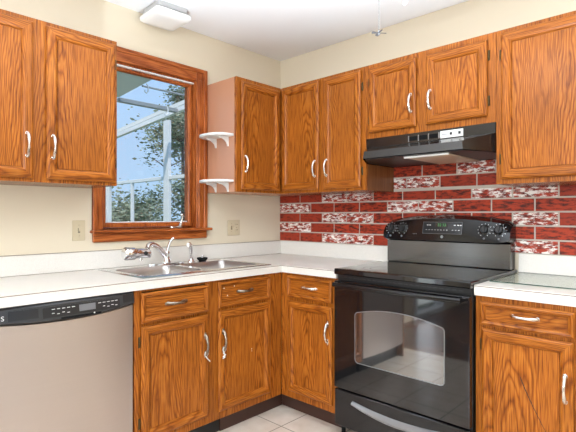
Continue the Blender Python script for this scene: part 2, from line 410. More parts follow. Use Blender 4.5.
# two unseen windows added for fill light, and the glazed door ------------------------------
w2 = thing('added_window_back', 'wide white window added for light in the unseen wall behind the camera', 'window', (2.7, RY, 1.5), 0, kind='structure')
bm = NB(); rings_frame(bm, -1.15, 1.15, -.75, .75, [(0, -.10), (0, .02), (.07, .02), (.07, -.10), (0, -.10)], 0, 0); box(bm, -.025, .025, -.1, -.03, -.68, .68); obj('frame', bm, VINYL, w2)
bm = NB(); box(bm, -1.08, 1.08, -.09, -.085, -.68, .68); obj('pane', bm, PANE, w2)
w3 = thing('added_window_right', 'white window added for light in the unseen wall to the right of the camera', 'window', (RX, -2.2, 1.5), PI / 2, kind='structure')
bm = NB(); rings_frame(bm, -1.0, 1.0, -.7, .7, [(0, -.10), (0, .02), (.07, .02), (.07, -.10), (0, -.10)], 0, 0); box(bm, -.025, .025, -.1, -.03, -.63, .63); obj('frame', bm, VINYL, w3)
bm = NB(); box(bm, -.93, .93, -.09, -.085, -.63, .63); obj('pane', bm, PANE, w3)
d1 = thing('door_1', 'white glazed door to the yard beyond the dishwasher', 'door', (0, -3.93, 0), 0, kind='structure')
bm = NB(); box(bm, -.10, .02, -.399, -.33, 0, 2.049); box(bm, -.10, .02, .33, .399, 0, 2.049); box(bm, -.10, .02, -.33, .33, 1.97, 2.049); box(bm, -.10, .02, -.33, .33, 0, .06); obj('frame', bm, VINYL, d1)
bm = NB(); box(bm, -.08, -.074, -.33, .33, .06, 1.97); obj('pane', bm, PANE, d1)

# ------------------------------------------------------------------ cabinet kit (local frame: x along wall, front faces -y, origin at wall)
def bow_pull(parent, x, y, z, L=.10, vertical=True, m=NICKEL, ornate=False):
    """bow pull with two feet on the face at y, standing out towards -y"""
    bm = NB(); N = 15; pts = []; rad = []
    for i in range(N):
        t = i / (N - 1); s = (t - .5) * L
        out = .006 + .020 * math.sin(PI * t) ** .75
        r_ = .0056 + .0024 * abs(math.cos(PI * t)) ** 2
        if ornate: r_ += .0016 * (1 if i % 3 == 0 else 0)
        pts.append((x, y - out, z + s) if vertical else (x + s, y - out, z)); rad.append(r_)
    tube(bm, pts, rad, 10, flat=1.0)
    for sgn in (-.5, .5):
        c = (x, y, z + sgn * L) if vertical else (x + sgn * L, y, z)
        lathe(bm, c, (0, -1, 0), [(.0095, 0), (.0095, .003), (.0065, .006), (.0055, .011), (0, .013)], 14)
        if ornate:
            for q in (-1, 1):
                c2 = (x, y, z + sgn * L + q * .011) if vertical else (x + sgn * L + q * .011, y, z)
                lathe(bm, c2, (0, -1, 0), [(.007, 0), (.007, .002), (0, .005)], 10)
    return obj('handle', bm, m, parent)
def hinge(parent, x, y, z):
    bm = NB(); box(bm, x - .0055, x + .0055, y - .003, y, z - .026, z + .026, .001)
    tube(bm, [(x, y - .005, z - .018), (x, y - .005, z + .018)], .0042, 10)
    for q in (-1, 1): lathe(bm, (x, y - .005, z + q * .018), (0, 0, q), [(.0042, 0), (.003, .004), (0, .006)], 10)
    return obj('hinge', bm, BRASS, parent)
DT = .021
def door_leaf(name, parent, x0, x1, z0, z1, yf, fw=.052, panel=True):
    """framed leaf standing proud of the face frame plane yf"""
    bm = NB(); y = lambda d: yf - d
    prof = [(.006, y(.0005)), (.006, y(.006)), (0, y(.008)), (0, y(.013)), (.003, y(.0165)), (.008, y(.0185)), (.011, y(DT)), (fw - .016, y(DT)), (fw - .012, y(DT - .003)), (fw - .006, y(DT - .006)), (fw - .003, y(DT - .014)), (fw, y(DT - .0155))]
    rings_frame(bm, x0, x1, z0, z1, prof, 0, 1)
    f = obj(name, bm, [OAKV, OAKH], parent, sharp=20)
    bm = NB(); box(bm, x0 + fw + .0003, x1 - fw - .0003, y(DT - .0135), y(.001), z0 + fw + .0003, z1 - fw - .0003)
    obj('panel', bm, OAKV if (z1 - z0) > .25 else OAKH, f)
    return f
def face_frame(parent, W_, H_, z0, yf, stiles, rails, t=.019):
    """stiles: (x0,x1[,z0,z1]); rails: (z0,z1,x0,x1)"""
    bm = NB()
    for s in stiles:
        a, b_ = s[:2]; q0, q1 = s[2:] if len(s) > 2 else (z0, z0 + H_)
        box(bm, a, b_, yf, yf + t, q0, q1, .0012, 0)
    for (a, b_, c, d) in rails: box(bm, c, d, yf + .0004, yf + t, a, b_, .0008, 1)
    return obj('face_frame', bm, [OAKV, OAKV], parent)

def upper(label, loc, rz, W_, H_, D_, doors, stiles, rail_h=.035, rail_b=.026, xl=0.0, handle_z=.17, handle_L=.10, carc_x=None, side=None):
    """doors: (x0,x1,z0,z1, handle 'l'/'r', hinge 'l'/'r'/None, handle z)"""
    t = thing('upper_cabinet', label, 'cabinet', loc, rz, 'oak upper cabinets')
    cx0, cx1 = carc_x or (0, W_)
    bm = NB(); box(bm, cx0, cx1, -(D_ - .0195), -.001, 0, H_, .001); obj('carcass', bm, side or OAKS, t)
    inner = []
    xs = [s for s in stiles]
    rl = []
    for i in range(len(xs) - 1):
        rl.append((H_ - rail_h, H_, xs[i][1], xs[i + 1][0])); rl.append((0, rail_b, xs[i][1], xs[i + 1][0]))
    face_frame(t, W_, H_, 0, -D_, xs, rl)
    for (x0, x1, z0, z1, hs, hg, hz) in doors:
        d = door_leaf('door', t, x0, x1, z0, z1, -D_)
        hx = x0 + .028 if hs == 'l' else x1 - .028
        bow_pull(d, hx, -D_ - DT, hz, handle_L)
        if hg:
            gx = x0 - .005 if hg == 'l' else x1 + .005
            dz = min(.10, (z1 - z0) * .2)
            hinge(d, gx, -D_, z0 + dz); hinge(d, gx, -D_, z1 - dz)
    return t

UZ0, UZ1 = 1.376, 2.1305; UH = UZ1 - UZ0; UD = .321
LW = PI / 2      # rotation for things on the left wall
# left of the window
upper('oak upper cabinet with two doors left of the window', (0, -2.318, UZ0), LW, .770, UH, UD,
      [(.028, .366, .016, UH - .022, 'r', 'l', .168), (.421, .756, .016, UH - .022, 'l', 'r', .168)], [(0, .04), (.36, .43), (.735, .770)])
# between the window and the corner (blind corner), single door
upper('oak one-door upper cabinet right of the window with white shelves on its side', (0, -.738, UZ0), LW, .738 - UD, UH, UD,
      [(.034, .388, .018, UH - .026, 'l', None, .185)], [(0, .045), (.38, .738 - UD)], carc_x=(0, .738), side=OAKS_SHEEN)
# corner to the hood
upper('oak upper cabinet with two doors between the corner and the range hood', (UD + .0005, 0, UZ0), 0, 1.047 - UD, UH, UD,
      [(.342 - UD, .682 - UD, .020, UH - .018, 'r', None, .155), (.725 - UD, 1.015 - UD, .018, UH - .020, 'l', 'r', .155)],
      [(0, .032), (.352, .412), (.685, 1.047 - UD)])
# over the hood
HZ0 = 1.684
upper('short oak upper cabinet with two small doors directly above the range hood', (1.0475, 0, HZ0), 0, .7615, UZ1 - HZ0, UD,
      [(.026, .336, .034, UZ1 - HZ0 - .030, 'r', 'l', .165), (.395, .722, .034, UZ1 - HZ0 - .034, 'l', 'r', .165)], [(0, .035), (.325, .405), (.715, .7615)], rail_b=.045, handle_L=.096)
# right end
upper('tall oak upper cabinet with one wide door at the right of the range hood', (1.8095, 0, UZ0), 0, .46, UH, UD,
      [(.026, .434, .022, UH - .022, 'r', 'l', .16)], [(0, .04), (.42, .46)])

# base cabinets ------------------------------------------------------------
BH = .869; BD = .61
def base(label, loc, rz, W_, doors, drawers, stiles, rails, pulls, toe=(0, None), carc=None, toem=TOE):
    t = thing('base_cabinet', label, 'cabinet', loc, rz, 'oak base cabinets')
    c0, c1 = carc or (0, W_)
    bm = NB()
    # open-topped box: sides, back, bottom, so the sink bowls hang inside
    y1 = -.002; y0 = -(BD - .0195)
    box(bm, c0, c0 + .016, y0, y1, .10, BH - .002); box(bm, c1 - .016, c1, y0, y1, .10, BH - .002); box(bm, c0 + .016, c1 - .016, y1 - .008, y1, .10, BH - .002); box(bm, c0 + .016, c1 - .016, y0, y1 - .008, .10, .116)
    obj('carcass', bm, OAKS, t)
    face_frame(t, W_, BH - .002 - .10, .10, -BD, stiles, rails)
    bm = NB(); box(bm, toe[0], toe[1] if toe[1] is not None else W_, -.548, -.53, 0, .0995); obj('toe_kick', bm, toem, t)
    for (x0, x1, z0, z1) in drawers:
        d = door_leaf('drawer_front', t, x0, x1, z0, z1, -BD, .026)
        bow_pull(d, (x0 + x1) / 2, -BD - DT + .0135, (z0 + z1) / 2 + .004, .096, False, pulls[0], pulls[1])
    for (x0, x1, z0, z1, hs, hg, hz) in doors:
        d = door_leaf('door', t, x0, x1, z0, z1, -BD, .05)
        hx = x0 + .027 if hs == 'l' else x1 - .027
        bow_pull(d, hx, -BD - DT, hz, .10, True, pulls[2], pulls[1])
        if hg:
            gx = x0 - .005 if hg == 'l' else x1 + .005
            hinge(d, gx, -BD, z0 + .085); hinge(d, gx, -BD, z1 - .075)
    return t
BY0 = -1.604
W1 = -.6105 - BY0
sinkb = base('oak sink base cabinet with two false drawer fronts next to the dishwasher', (0, BY0, 0), LW, W1,
     [(.030, .420, .145, .692, 'r', 'l', .535), (.487, .884, .145, .698, 'l', None, .535)],
     [(.030, .420, .708, .852), (.487, .884, .714, .856)],
     [(0, .04), (.41, .497), (.874, W1)], [(.855, BH - .002, .04, .41), (.855, BH - .002, .497, .874), (.69, .715, .04, .41), (.69, .715, .497, .874), (.10, .155, .04, .41), (.10, .155, .497, .874)],
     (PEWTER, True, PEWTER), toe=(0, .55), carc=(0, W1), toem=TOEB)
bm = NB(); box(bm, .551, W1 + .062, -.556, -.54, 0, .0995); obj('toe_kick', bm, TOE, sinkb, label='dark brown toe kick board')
base('narrow oak base cabinet with one drawer between the corner and the range', (.6105, 0, 0), 0, 1.048 - .6105,
     [(.064, .410, .145, .700, 'r', None, .555)], [(.058, .408, .722, .853)],
     [(0, .07), (.40, 1.048 - .6105)], [(.85, BH - .002, .07, .40), (.695, .728, .07, .40), (.10, .155, .07, .40)], (NICKEL, True, NICKEL), toe=(-.054, None))
rbase = base('oak base cabinet with one drawer and scratched door right of the range', (1.8215, 0, 0), 0, .457,
     [(.030, .381, .145, .728, 'r', 'l', .545)], [(.022, .386, .742, .846)],
     [(0, .045), (.372, .457)], [(.838, BH - .002, .045, .372), (.72, .75, .045, .372), (.10, .155, .045, .372)], (NICKEL, False, NICKEL))

# marks of use: a scratch on the right door, paint specks on the sink fronts
bpy.context.view_layer.update()
rd = [c for c in rbase.children if c.name.startswith('door')][0]
bm = NB(); N = 14; yf = -(BD + DT - .0135) - .0006
for i in range(N + 1):
    t = i / N; x = 2.008 - 1.8215 + .098 * t ** 1.15; z = .552 - .205 * t; w_ = .0028 * (1 - .55 * t) if i else .0006
    A = [bm.verts.new((x - w_, yf, z)), bm.verts.new((x + w_, yf, z))]
    if i: bm.faces.new((B[0], B[1], A[1], A[0]))
    B = A
obj('scratch', bm, mat('scratch_dark', (.06, .018, .006), .6), rd, label='long dark diagonal scratch')
sd = [c for c in sinkb.children if c.name.startswith('drawer_front')][1]
for x, z in ((.530, .818), (.554, .775), (.604, .823)):
    bm = NB(); lathe(bm, (x, -(BD + DT - .0135), z), (0, -1, 0), [(.0035, 0), (.003, .0008), (0, .001)], 8); obj('paint_speck', bm, WHITE, sd)
sd = [c for c in sinkb.children if c.name.startswith('door')][1]
for x, z, r_ in ((.735, .440, .003), (.735, .428, .002)):
    bm = NB(); lathe(bm, (x, -(BD + DT - .0135), z), (0, -1, 0), [(r_, 0), (r_ * .8, .0008), (0, .001)], 8); obj('paint_speck', bm, WHITE, sd)

# ------------------------------------------------------------------ countertops
CT0, CT1, CD = .869, .914, .629
SY0, SY1, SX0, SX1 = -1.535, -.675, .075, .575          # sink outline
ct = thing('countertop', 'off-white laminate countertop running from the dishwasher round the corner to the range', 'countertop', (0, 0, CT0))
bm = NB()
xs = [.0015, SX0 + .015, SX1 - .015, CD, 1.054]; ys = [-2.262, SY0 + .015, SY1 - .015, -CD, -.0015]
cells(bm, xs, ys, lambda i, j: (i <= 2 or j == 3) and not (i == 1 and j == 1), 0, CT1 - CT0)
obj('slab', bm, COUNTER, ct)
bm = NB(); box(bm, CD - .0005, CD + .0006, -2.262, -CD, .0395, .0425); box(bm, CD, 1.054, -CD - .0006, -CD + .0005, .0395, .0425); obj('edge_seam', bm, SEAM, ct, label='thin brown seam along the front edge')
bm = NB(); box(bm, .0015, .0205, -2.262, -.0015, CT1 - CT0, CT1 - CT0 + .102, .002); box(bm, .0205, 1.054, -.0205, -.0015, CT1 - CT0, CT1 - CT0 + .102, .002); obj('upstand', bm, COUNTER, ct)
bm = NB(); box(bm, .0012, .0030, -2.262, -.0015, CT1 - CT0 + .1021, CT1 - CT0 + .1045); box(bm, .0205, .0215, -2.262, -.0205, CT1 - CT0, CT1 - CT0 + .0012); obj('sealant_line', bm, SEAM, ct, label='thin brown line along the wall')
ct2 = thing('countertop', 'short off-white laminate countertop right of the range under the glass board', 'countertop', (1.8205, 0, CT0))
bm = NB(); box(bm, 0, .47, -CD, -.0015, 0, CT1 - CT0, .0015); obj('slab', bm, COUNTER, ct2)
bm = NB(); box(bm, 0, .47, -CD - .0006, -CD + .0005, .0395, .0425); obj('edge_seam', bm, SEAM, ct2, label='thin brown seam along the front edge')
bm = NB(); box(bm, 0, .47, -.0205, -.0015, CT1 - CT0, CT1 - CT0 + .102, .002); obj('upstand', bm, COUNTER, ct2)

# ------------------------------------------------------------------ brick backsplash
bs = thing('brick_backsplash', 'red brick facing with whitewashed bricks on the wall behind the range', 'backsplash', (0, -.001, 1.0165), 0)
PX = .2235; PZ = .0748; GR = .009
ROWS = ['DDWWRRDRWD', 'WWDRRWWDRDR', 'DDWWRDRWDRD', 'WWDRRWRRRDD', 'DDWWRDRWWDD', 'DDWRDDRRDR', 'RDRRWDWDRD', 'DWRDRRDWRD', 'RDDRWRDRRD']
# rows 0 (lowest) upwards
ROWS = ['DDWWDRRDWRD', 'WWDRRDRRRRR', 'DDWWRDRRWDR', 'WWDRRWWRRRR', 'DDWWRDRWWDR', 'RDWWDDRRRDR', 'DRRRWRDRRRD']
ROWS[3] = 'WWDRRWWRRRR'
ROWS[6] = 'RDDRRRRWRDR'
ROWS[5] = 'DRRRWWDDRRR'
BXE = 2.32
bm = NB(); bg_ = NB()
for r_ in range(8):
    z0 = r_ * PZ; row = ROWS[r_] if r_ < 7 else 'RDRRDRRDRRD'
    odd = r_ % 2
    x = -PX + (.110 if odd else .0); k = 0
    edges = []
    x0 = 0.0
    first = (.110 if odd else .222) if r_ < 5 else {5: .252, 6: .135, 7: .25}[r_]
    nxt = first
    while x0 < BXE - .02:
        x1 = min(nxt, BXE)
        edges.append((x0, x1)); x0 = x1; nxt = x1 + PX
    for k, (a, b_) in enumerate(edges):
        ch = row[k] if k < len(row) else random.choice('RD')
        za, zb = z0 + GR / 2, z0 + PZ - GR / 2
        if r_ >= 5 and (b_ < 1.05 or a > 1.80): continue
        aa, bb = a + GR / 2, b_ - GR / 2
        if r_ >= 5: aa, bb = max(aa, 1.052), min(bb, 1.805)
        if r_ == 4: zb = min(zb, 1.3755 - 1.0165 - .0)
        if bb - aa < .012: continue
        if r_ == 7: zb = min(zb, HZ0 - 1.0165 - .03)
        box(bm, aa, bb, -.010, -.003, za, zb, .0015, 'RDW'.index(ch))
obj('bricks', bm, [BR_RED, BR_DARK, BR_WHITE], bs)
bm = NB(); box(bm, 0, BXE, -.0045, 0, 0, 1.3755 - 1.0165); box(bm, 1.0495, 1.8075, -.0045, 0, 1.3755 - 1.0165, HZ0 - 1.0165 - .004); obj('grout', bm, GROUT, bs, label='pale grout between the bricks')

# ------------------------------------------------------------------ sink, faucet and bits round it
sk = thing('sink', 'stainless double-bowl sink set in the countertop under the window', 'sink', (0, 0, CT1))
bm = NB()
def bowl(bm, x0, x1, y0, y1, depth, r0=.05, r1=.03, n=6):
    loops = []
    for (ins, z) in ((0, .004), (.006, -.004), (.012, -.03), (.018, -depth + .03), (.04, -depth + .004), (.10, -depth)):
        lp = []; rr = max(r0 - ins * .3, .02)
        a0, a1, b0, b1 = x0 + ins, x1 - ins, y0 + ins, y1 - ins
        for cx_, cy_, st in ((a1 - rr, b1 - rr, 0), (a0 + rr, b1 - rr, 1), (a0 + rr, b0 + rr, 2), (a1 - rr, b0 + rr, 3)):
            for k in range(n + 1):
                an = PI / 2 * (st + k / n); lp.append(bm.verts.new((cx_ + rr * math.cos(an), cy_ + rr * math.sin(an), z)))
        loops.append(lp)
    for i in range(len(loops) - 1):
        m_ = len(loops[i])
        for k in range(m_): bm.faces.new((loops[i][k], loops[i][(k + 1) % m_], loops[i + 1][(k + 1) % m_], loops[i + 1][k]))
    bm.faces.new(loops[-1])
    return loops[0]
B1 = (.155, .525, -1.495, -1.135); B2 = (.155, .525, -1.085, -.715)
for nm, B in (('bowl', B1), ('bowl', B2)):
    bm = NB(); bowl(bm, *B, .18); ob = obj(nm, bm, STEEL, sk, sharp=60)
    bm = NB(); c = ((B[0] + B[1]) / 2, (B[2] + B[3]) / 2, -.1795); lathe(bm, c, (0, 0, 1), [(.045, 0), (.045, .002), (.036, .003), (.03, -.0), (0, -.0)], 20); obj('drain', bm, CHROME, ob)
bm = NB()
def rr_loop(bm, x0, x1, y0, y1, rr, z, n=6):
    lp = []
    for cx_, cy_, st in ((x1 - rr, y1 - rr, 0), (x0 + rr, y1 - rr, 1), (x0 + rr, y0 + rr, 2), (x1 - rr, y0 + rr, 3)):
        for k in range(n + 1):
            an = PI / 2 * (st + k / n); lp.append(bm.verts.new((cx_ + rr * math.cos(an), cy_ + rr * math.sin(an), z)))
    return lp
# rim deck: cells around bowls
ym = (B1[3] + B2[2]) / 2
def rim(bm, ox0, ox1, oy0, oy1, B):
    o_ = rr_loop(bm, ox0, ox1, oy0, oy1, .0005, .004, 6); i_ = rr_loop(bm, B[0], B[1], B[2], B[3], .05, .004, 6); m_ = len(o_)
    for k in range(m_): bm.faces.new((o_[k], o_[(k + 1) % m_], i_[(k + 1) % m_], i_[k]))
rim(bm, SX0, SX1, SY0, ym, B1); rim(bm, SX0, SX1, ym, SY1, B2)
bmesh.ops.remove_doubles(bm, verts=bm.verts[:], dist=.0006)
sk_edge = [(SX0, SY0, .004), (SX1, SY0, .004), (SX1, SY1, .004), (SX0, SY1, .004)]
for i in range(4):
    a, b_ = sk_edge[i], sk_edge[(i + 1) % 4]
    a2, b2 = Vector(a) * 1, Vector(b_) * 1
    cx_, cy_ = (SX0 + SX1) / 2, (SY0 + SY1) / 2
    f = lambda p: (p[0] + (.006 if p[0] > cx_ else -.006), p[1] + (.006 if p[1] > cy_ else -.006), .0005)
    bm.faces.new([bm.verts.new(p) for p in (a, b_, f(b_), f(a))])
bmesh.ops.remove_doubles(bm, verts=bm.verts[:], dist=.0006)
obj('rim', bm, mat('polished_steel_rim', (.80, .79, .77), .22, 1.0), sk, sharp=60)

FX, FY, FZ = .112, -1.125, CT1 + .0045
fc = thing('faucet', 'chrome single-lever kitchen faucet at the back of the sink', 'faucet', (FX, FY, FZ))
bm = NB()
pl_ = []
for k in range(28):
    an = 2 * PI * k / 28; pl_.append((.032 * math.cos(an), .125 * math.copysign(abs(math.sin(an)) ** .6, math.sin(an)), 0))
prism(bm, pl_, (0, 0, .009), bev=.002); obj('base_plate', bm, CHROME, fc)
bm = NB(); lathe(bm, (0, 0, .0092), (0, 0, 1), [(.028, 0), (.028, .01), (.023, .018), (.021, .05), (.022, .062), (.018, .072), (0, .076)], 22); obj('body', bm, CHROME, fc)
bm = NB()
sp = [(.004, -.012, .055), (.012, -.040, .085), (.022, -.075, .112), (.036, -.110, .128), (.050, -.138, .132), (.060, -.156, .126), (.066, -.166, .112)]
tube(bm, sp, [.018, .017, .016, .015, .0145, .014, .0135], 14); obj('spout', bm, CHROME, fc)
bm = NB(); tube(bm, [(0, .004, .076), (.002, .010, .098), (.003, .016, .120), (.004, .024, .140), (.006, .036, .156), (.008, .046, .160)], [.013, .010, .008, .0075, .008, .009], 12); obj('lever', bm, CHROME, fc)

wf = thing('water_filter', 'chunky chrome and white water filter mounted on the faucet spout', 'water filter', (FX + .066, FY - .168, FZ + .068))
bm = NB(); lathe(bm, (0, 0, -.012), (0, 0, 1), [(.017, 0), (.022, .004), (.022, .036), (.013, .046), (0, .047)], 18); obj('adapter', bm, CHROME, wf)
bm = NB(); lathe(bm, (.004, .016, .012), (0, -1, .04), [(0, 0), (.020, .002), (.026, .010), (.027, .05), (.0265, .085), (.031, .094), (.036, .104), (.036, .146), (.030, .160), (.016, .166), (0, .167)], 26); obj('housing', bm, CHROME, wf)
bm = NB(); lathe(bm, (.004, -.1265, .0185), (0, -1, .04), [(.0370, 0), (.0375, .004), (.0370, .012), (.030, .022), (0, .0265)], 26); obj('end_cap', bm, CHROME, wf)
bm = NB(); lathe(bm, (.004, -.085, .0155), (0, -1, .04), [(.0275, 0), (.0285, .003), (.0285, .012), (.0275, .015)], 26); obj('band', bm, WHITE, wf, label='white band round the filter')
bm = NB(); lathe(bm, (.018, -.026, .016), (1, 0, .1), [(.012, 0), (.012, .016), (.009, .021), (0, .022)], 16); obj('dial', bm, BLACKP, wf, label='black dial on the filter')
bm = NB(); lathe(bm, (.006, -.045, -.014), (0, 0, -1), [(.010, -.006), (.010, .010), (.007, .014), (0, .014)], 14); obj('outlet', bm, CHROME, wf)

sp_ = thing('sink_sprayer', 'chrome side sprayer standing between faucet and black stopper', 'sprayer', (.105, -.940, FZ))
bm = NB(); lathe(bm, (0, 0, 0), (0, 0, 1), [(.025, 0), (.025, .004), (.019, .010), (.016, .02), (0, .021)], 18); obj('base', bm, CHROME, sp_)
bm = NB(); tube(bm, [(0, 0, .018), (0, 0, .05), (0, -.001, .085), (.003, -.006, .105), (.010, -.018, .115), (.017, -.030, .114)], [.0130, .0125, .014, .016, .0145, .013], 14); obj('wand', bm, CHROME, sp_)
st_ = thing('sink_stopper', 'black rubber sink stopper lying on the sink rim by the sprayer', 'stopper', (.108, -.852, FZ))
bm = NB(); lathe(bm, (0, 0, 0), (0, 0, 1), [(.022, 0), (.034, .012), (.036, .018), (.036, .022), (.030, .024), (.012, .0245), (0, .0245)], 22); obj('plug', bm, RUBBER, st_)
bm = NB(); lathe(bm, (0, 0, .0245), (0, 0, 1), [(.007, 0), (.006, .004), (.010, .009), (.008, .014), (0, .015)], 14); obj('knob', bm, CHROME, st_)

# ------------------------------------------------------------------ dishwasher (left wall frame: x along wall towards the corner, front -y)
dw = thing('dishwasher', 'stainless dishwasher with black control panel under the left countertop', 'dishwasher', (0, -2.214, 0), LW)
DWW = .604
bm = NB(); box(bm, .004, DWW - .004, -.585, -.03, .105, .862); obj('tub', bm, BLACKP, dw)
bm = NB()
# gently bowed door face, its top edge sagging to the middle
NX = 16
def bowy(t): return -.612 - .018 * (1 - (2 * t - 1) ** 2)
def sag(t): return .806 - .020 * (1 - (2 * t - 1) ** 2)
top, bot, topb = [], [], []
cols = []
for i in range(NX + 1):
    t = i / NX; x = .003 + (DWW - .006) * t
    cols.append([bm.verts.new((x, -.587, .115)), bm.verts.new((x, bowy(t), .118)), bm.verts.new((x, bowy(t), sag(t) - .004)), bm.verts.new((x, bowy(t) + .006, sag(t))), bm.verts.new((x, -.587, sag(t)))])
for i in range(NX):
    for k in range(4): bm.faces.new((cols[i][k], cols[i + 1][k], cols[i + 1][k + 1], cols[i][k + 1]))
bm.faces.new(cols[0]); bm.faces.new(cols[-1]); obj('door', bm, DWSTEEL, dw)
bm = NB(); cols = []
for i in range(NX + 1):
    t = i / NX; x = .001 + (DWW - .002) * t
    s0 = sag(t) + .003
    cols.append([bm.verts.new((x, -.587, s0)), bm.verts.new((x, bowy(t) - .006, s0)), bm.verts.new((x, bowy(t) - .012, s0 + .006)), bm.verts.new((x, bowy(t) - .004, .856)), bm.verts.new((x, bowy(t) + .004, .8635)), bm.verts.new((x, -.587, .8635))])
for i in range(NX):
    for k in range(5): bm.faces.new((cols[i][k], cols[i + 1][k], cols[i + 1][k + 1], cols[i][k + 1]))
bm.faces.new(cols[0]); bm.faces.new(cols[-1]); cp_ = obj('control_panel', bm, DGREY, dw)
def dwpatch(x0, x1, z0, z1, m_, nm, lift=.001, par=None):
    bm = NB(); N = 6; c = []
    def py(x, z):
        t = (x - .001) / (DWW - .002); s0 = sag(t) + .009
        f_ = (z - s0) / (.856 - s0)
        return bowy(t) - .012 + .008 * f_
    for i in range(N + 1):
        x = x0 + (x1 - x0) * i / N
        c.append([bm.verts.new((x, py(x, z0) - lift, z0)), bm.verts.new((x, py(x, z1) - lift, z1)), bm.verts.new((x, py(x, z1) + .002, z1)), bm.verts.new((x, py(x, z0) + .002, z0))])
    for i in range(N):
        for k in range(4): bm.faces.new((c[i][k], c[i + 1][k], c[i + 1][(k + 1) % 4], c[i][(k + 1) % 4]))
    bm.faces.new(c[0]); bm.faces.new(c[-1])
    return obj(nm, bm, m_, par or cp_)
dwpatch(.078, .185, .812, .850, BLACKS, 'inset', .0008)
dwpatch(.20, .53, .806, .848, BLACKS, 'inset', .0008)
dwpatch(.345, .415, .815, .842, MGREY, 'display', .0016)
dwpatch(.545, .600, .822, .858, BLACKS, 'inset', .0012)
bm = NB()
for i, x in enumerate((.235, .255, .275, .295, .315, .428, .448, .468, .488, .506)):
    t = x / DWW
    for (z, w_) in ((.838, .012), (.818 if i % 2 else .822, .010)):
        s0 = sag(t) + .009; y = bowy(t) - .012 + .008 * (z - s0) / (.856 - s0) - .0022
        if i in (4, 5) and z < .83: continue
        box(bm, x, x + w_, y, y + .0012, z - .0012, z + .0012)
obj('button_mark', bm, MARK, cp_, label='small white control markings')
dwpatch(.27, .44, .793, .801, RUBBER, 'handle_recess', .0003)
bm = NB(); box(bm, .406, .412, bowy(.68) - .0125, bowy(.68) - .009, .797, .803); obj('indicator', bm, MARK, cp_, label='tiny white indicator')
tt = text_mesh('badge', 'S', .026, MARK, cp_, (.060, bowy(.1) - .0118, .826), (PI / 2, 0, 0))
bm = NB(); box(bm, .01, DWW - .01, -.56, -.54, .0, .112); obj('toe_kick', bm, BLACKP, dw)
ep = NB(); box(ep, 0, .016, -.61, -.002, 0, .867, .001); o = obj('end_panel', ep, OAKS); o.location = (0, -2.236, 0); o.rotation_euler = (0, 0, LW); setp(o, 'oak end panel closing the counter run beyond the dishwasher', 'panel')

# ------------------------------------------------------------------ range
RXL, RW = 1.062, .757
rg = thing('range', 'black freestanding electric range with glass cooktop between the base cabinets', 'range', (RXL, 0, 0))
bm = NB(); box(bm, .004, RW - .004, -.628, -.022, .055, .894, .002); obj('body', bm, BLACKS, rg)
bm = NB(); box(bm, 0, RW, -.660, -.026, .8975, .930, .006, 0, 2); ctp = obj('cooktop', bm, BLACKGL, rg, sharp=12)
RING = mat('burner_ring_grey', (.055, .055, .058), .15)
for (x, y, r_) in ((.20, -.49, .105), (.56, -.49, .085), (.20, -.21, .085), (.56, -.21, .105)):
    bm = NB(); N = 40
    for rad in (r_, r_ * .62):
        a = [bm.verts.new((x + rad * math.cos(2 * PI * k / N), y + rad * math.sin(2 * PI * k / N), .9304)) for k in range(N)]
        b_ = [bm.verts.new((x + (rad - .003) * math.cos(2 * PI * k / N), y + (rad - .003) * math.sin(2 * PI * k / N), .9304)) for k in range(N)]
        for k in range(N): bm.faces.new((a[k], a[(k + 1) % N], b_[(k + 1) % N], b_[k]))
    obj('burner_ring', bm, RING, ctp)
# vent strip under the cooktop with dark slots
bm = NB(); box(bm, .006, RW - .006, -.634, -.60, .868, .896, .002)
obj('vent_trim', bm, BLACKS, rg)
bm = NB()
for k in range(22): box(bm, .05 + k * .0305, .05 + k * .0305 + .022, -.6353, -.630, .880, .884)
obj('vent_slot', bm, DGREY, rg)
# oven door
bm = NB(); box(bm, .004, RW - .004, -.663, -.632, .280, .864, .005, 0, 2); od = obj('oven_door', bm, BLACKGL, rg, sharp=12)
wx0, wx1, wzb, wzt, arch = .142, .640, .440, .712, .030
def win_loop(ins):
    lp = []; a0, a1, b0, b1 = wx0 + ins, wx1 - ins, wzb + ins, wzt - ins; rr = .022 - ins * .5
    for k in range(7): an = -PI / 2 - PI / 2 * k / 6; lp.append((a0 + rr + rr * math.cos(an), b0 + rr + rr * math.sin(an)))
    for k in range(7): an = PI - PI / 2 * k / 6; lp.append((a0 + rr + rr * math.cos(an), b1 - rr + rr * math.sin(an)))
    for k in range(1, 16):
        t = k / 16; lp.append((a0 + rr + (a1 - a0 - 2 * rr) * t, b1 + arch * (1 - (2 * t - 1) ** 2)))
    for k in range(7): an = PI / 2 - PI / 2 * k / 6; lp.append((a1 - rr + rr * math.cos(an), b1 - rr + rr * math.sin(an)))
    for k in range(7): an = -PI / 2 * k / 6; lp.append((a1 - rr + rr * math.cos(an), b0 + rr + rr * math.sin(an)))
    return lp
bm = NB(); lp = win_loop(.003); prism(bm, [(x, -.6645, z) for x, z in lp], (0, .001, 0)); ow = obj('oven_window', bm, OVENGL, od)
bm = NB(); A = win_loop(0); B = win_loop(.004)
va = [[bm.verts.new((x, y, z)) for x, z in L_] for L_, y in ((A, -.6632), (A, -.6652), (B, -.6652), (B, -.6632))]
for i in range(3):
    for k in range(len(A)): bm.faces.new((va[i][k], va[i][(k + 1) % len(A)], va[i + 1][(k + 1) % len(A)], va[i + 1][k]))
obj('window_border', bm, SILVER, ow, label='thin silver line round the oven window')
bm = NB()
hp = []
for k in range(21):
    t = k / 20; hp.append((.028 + (RW - .056) * t, -.700 - .012 * (1 - (2 * t - 1) ** 2), .848))
tube(bm, hp, .0125, 14, flat=1.0)
for x in (.042, RW - .042): tube(bm, [(x, -.702, .848), (x + (.0), -.664, .848)], [.012, .014], 12)
obj('handle', bm, BLACKG, od)
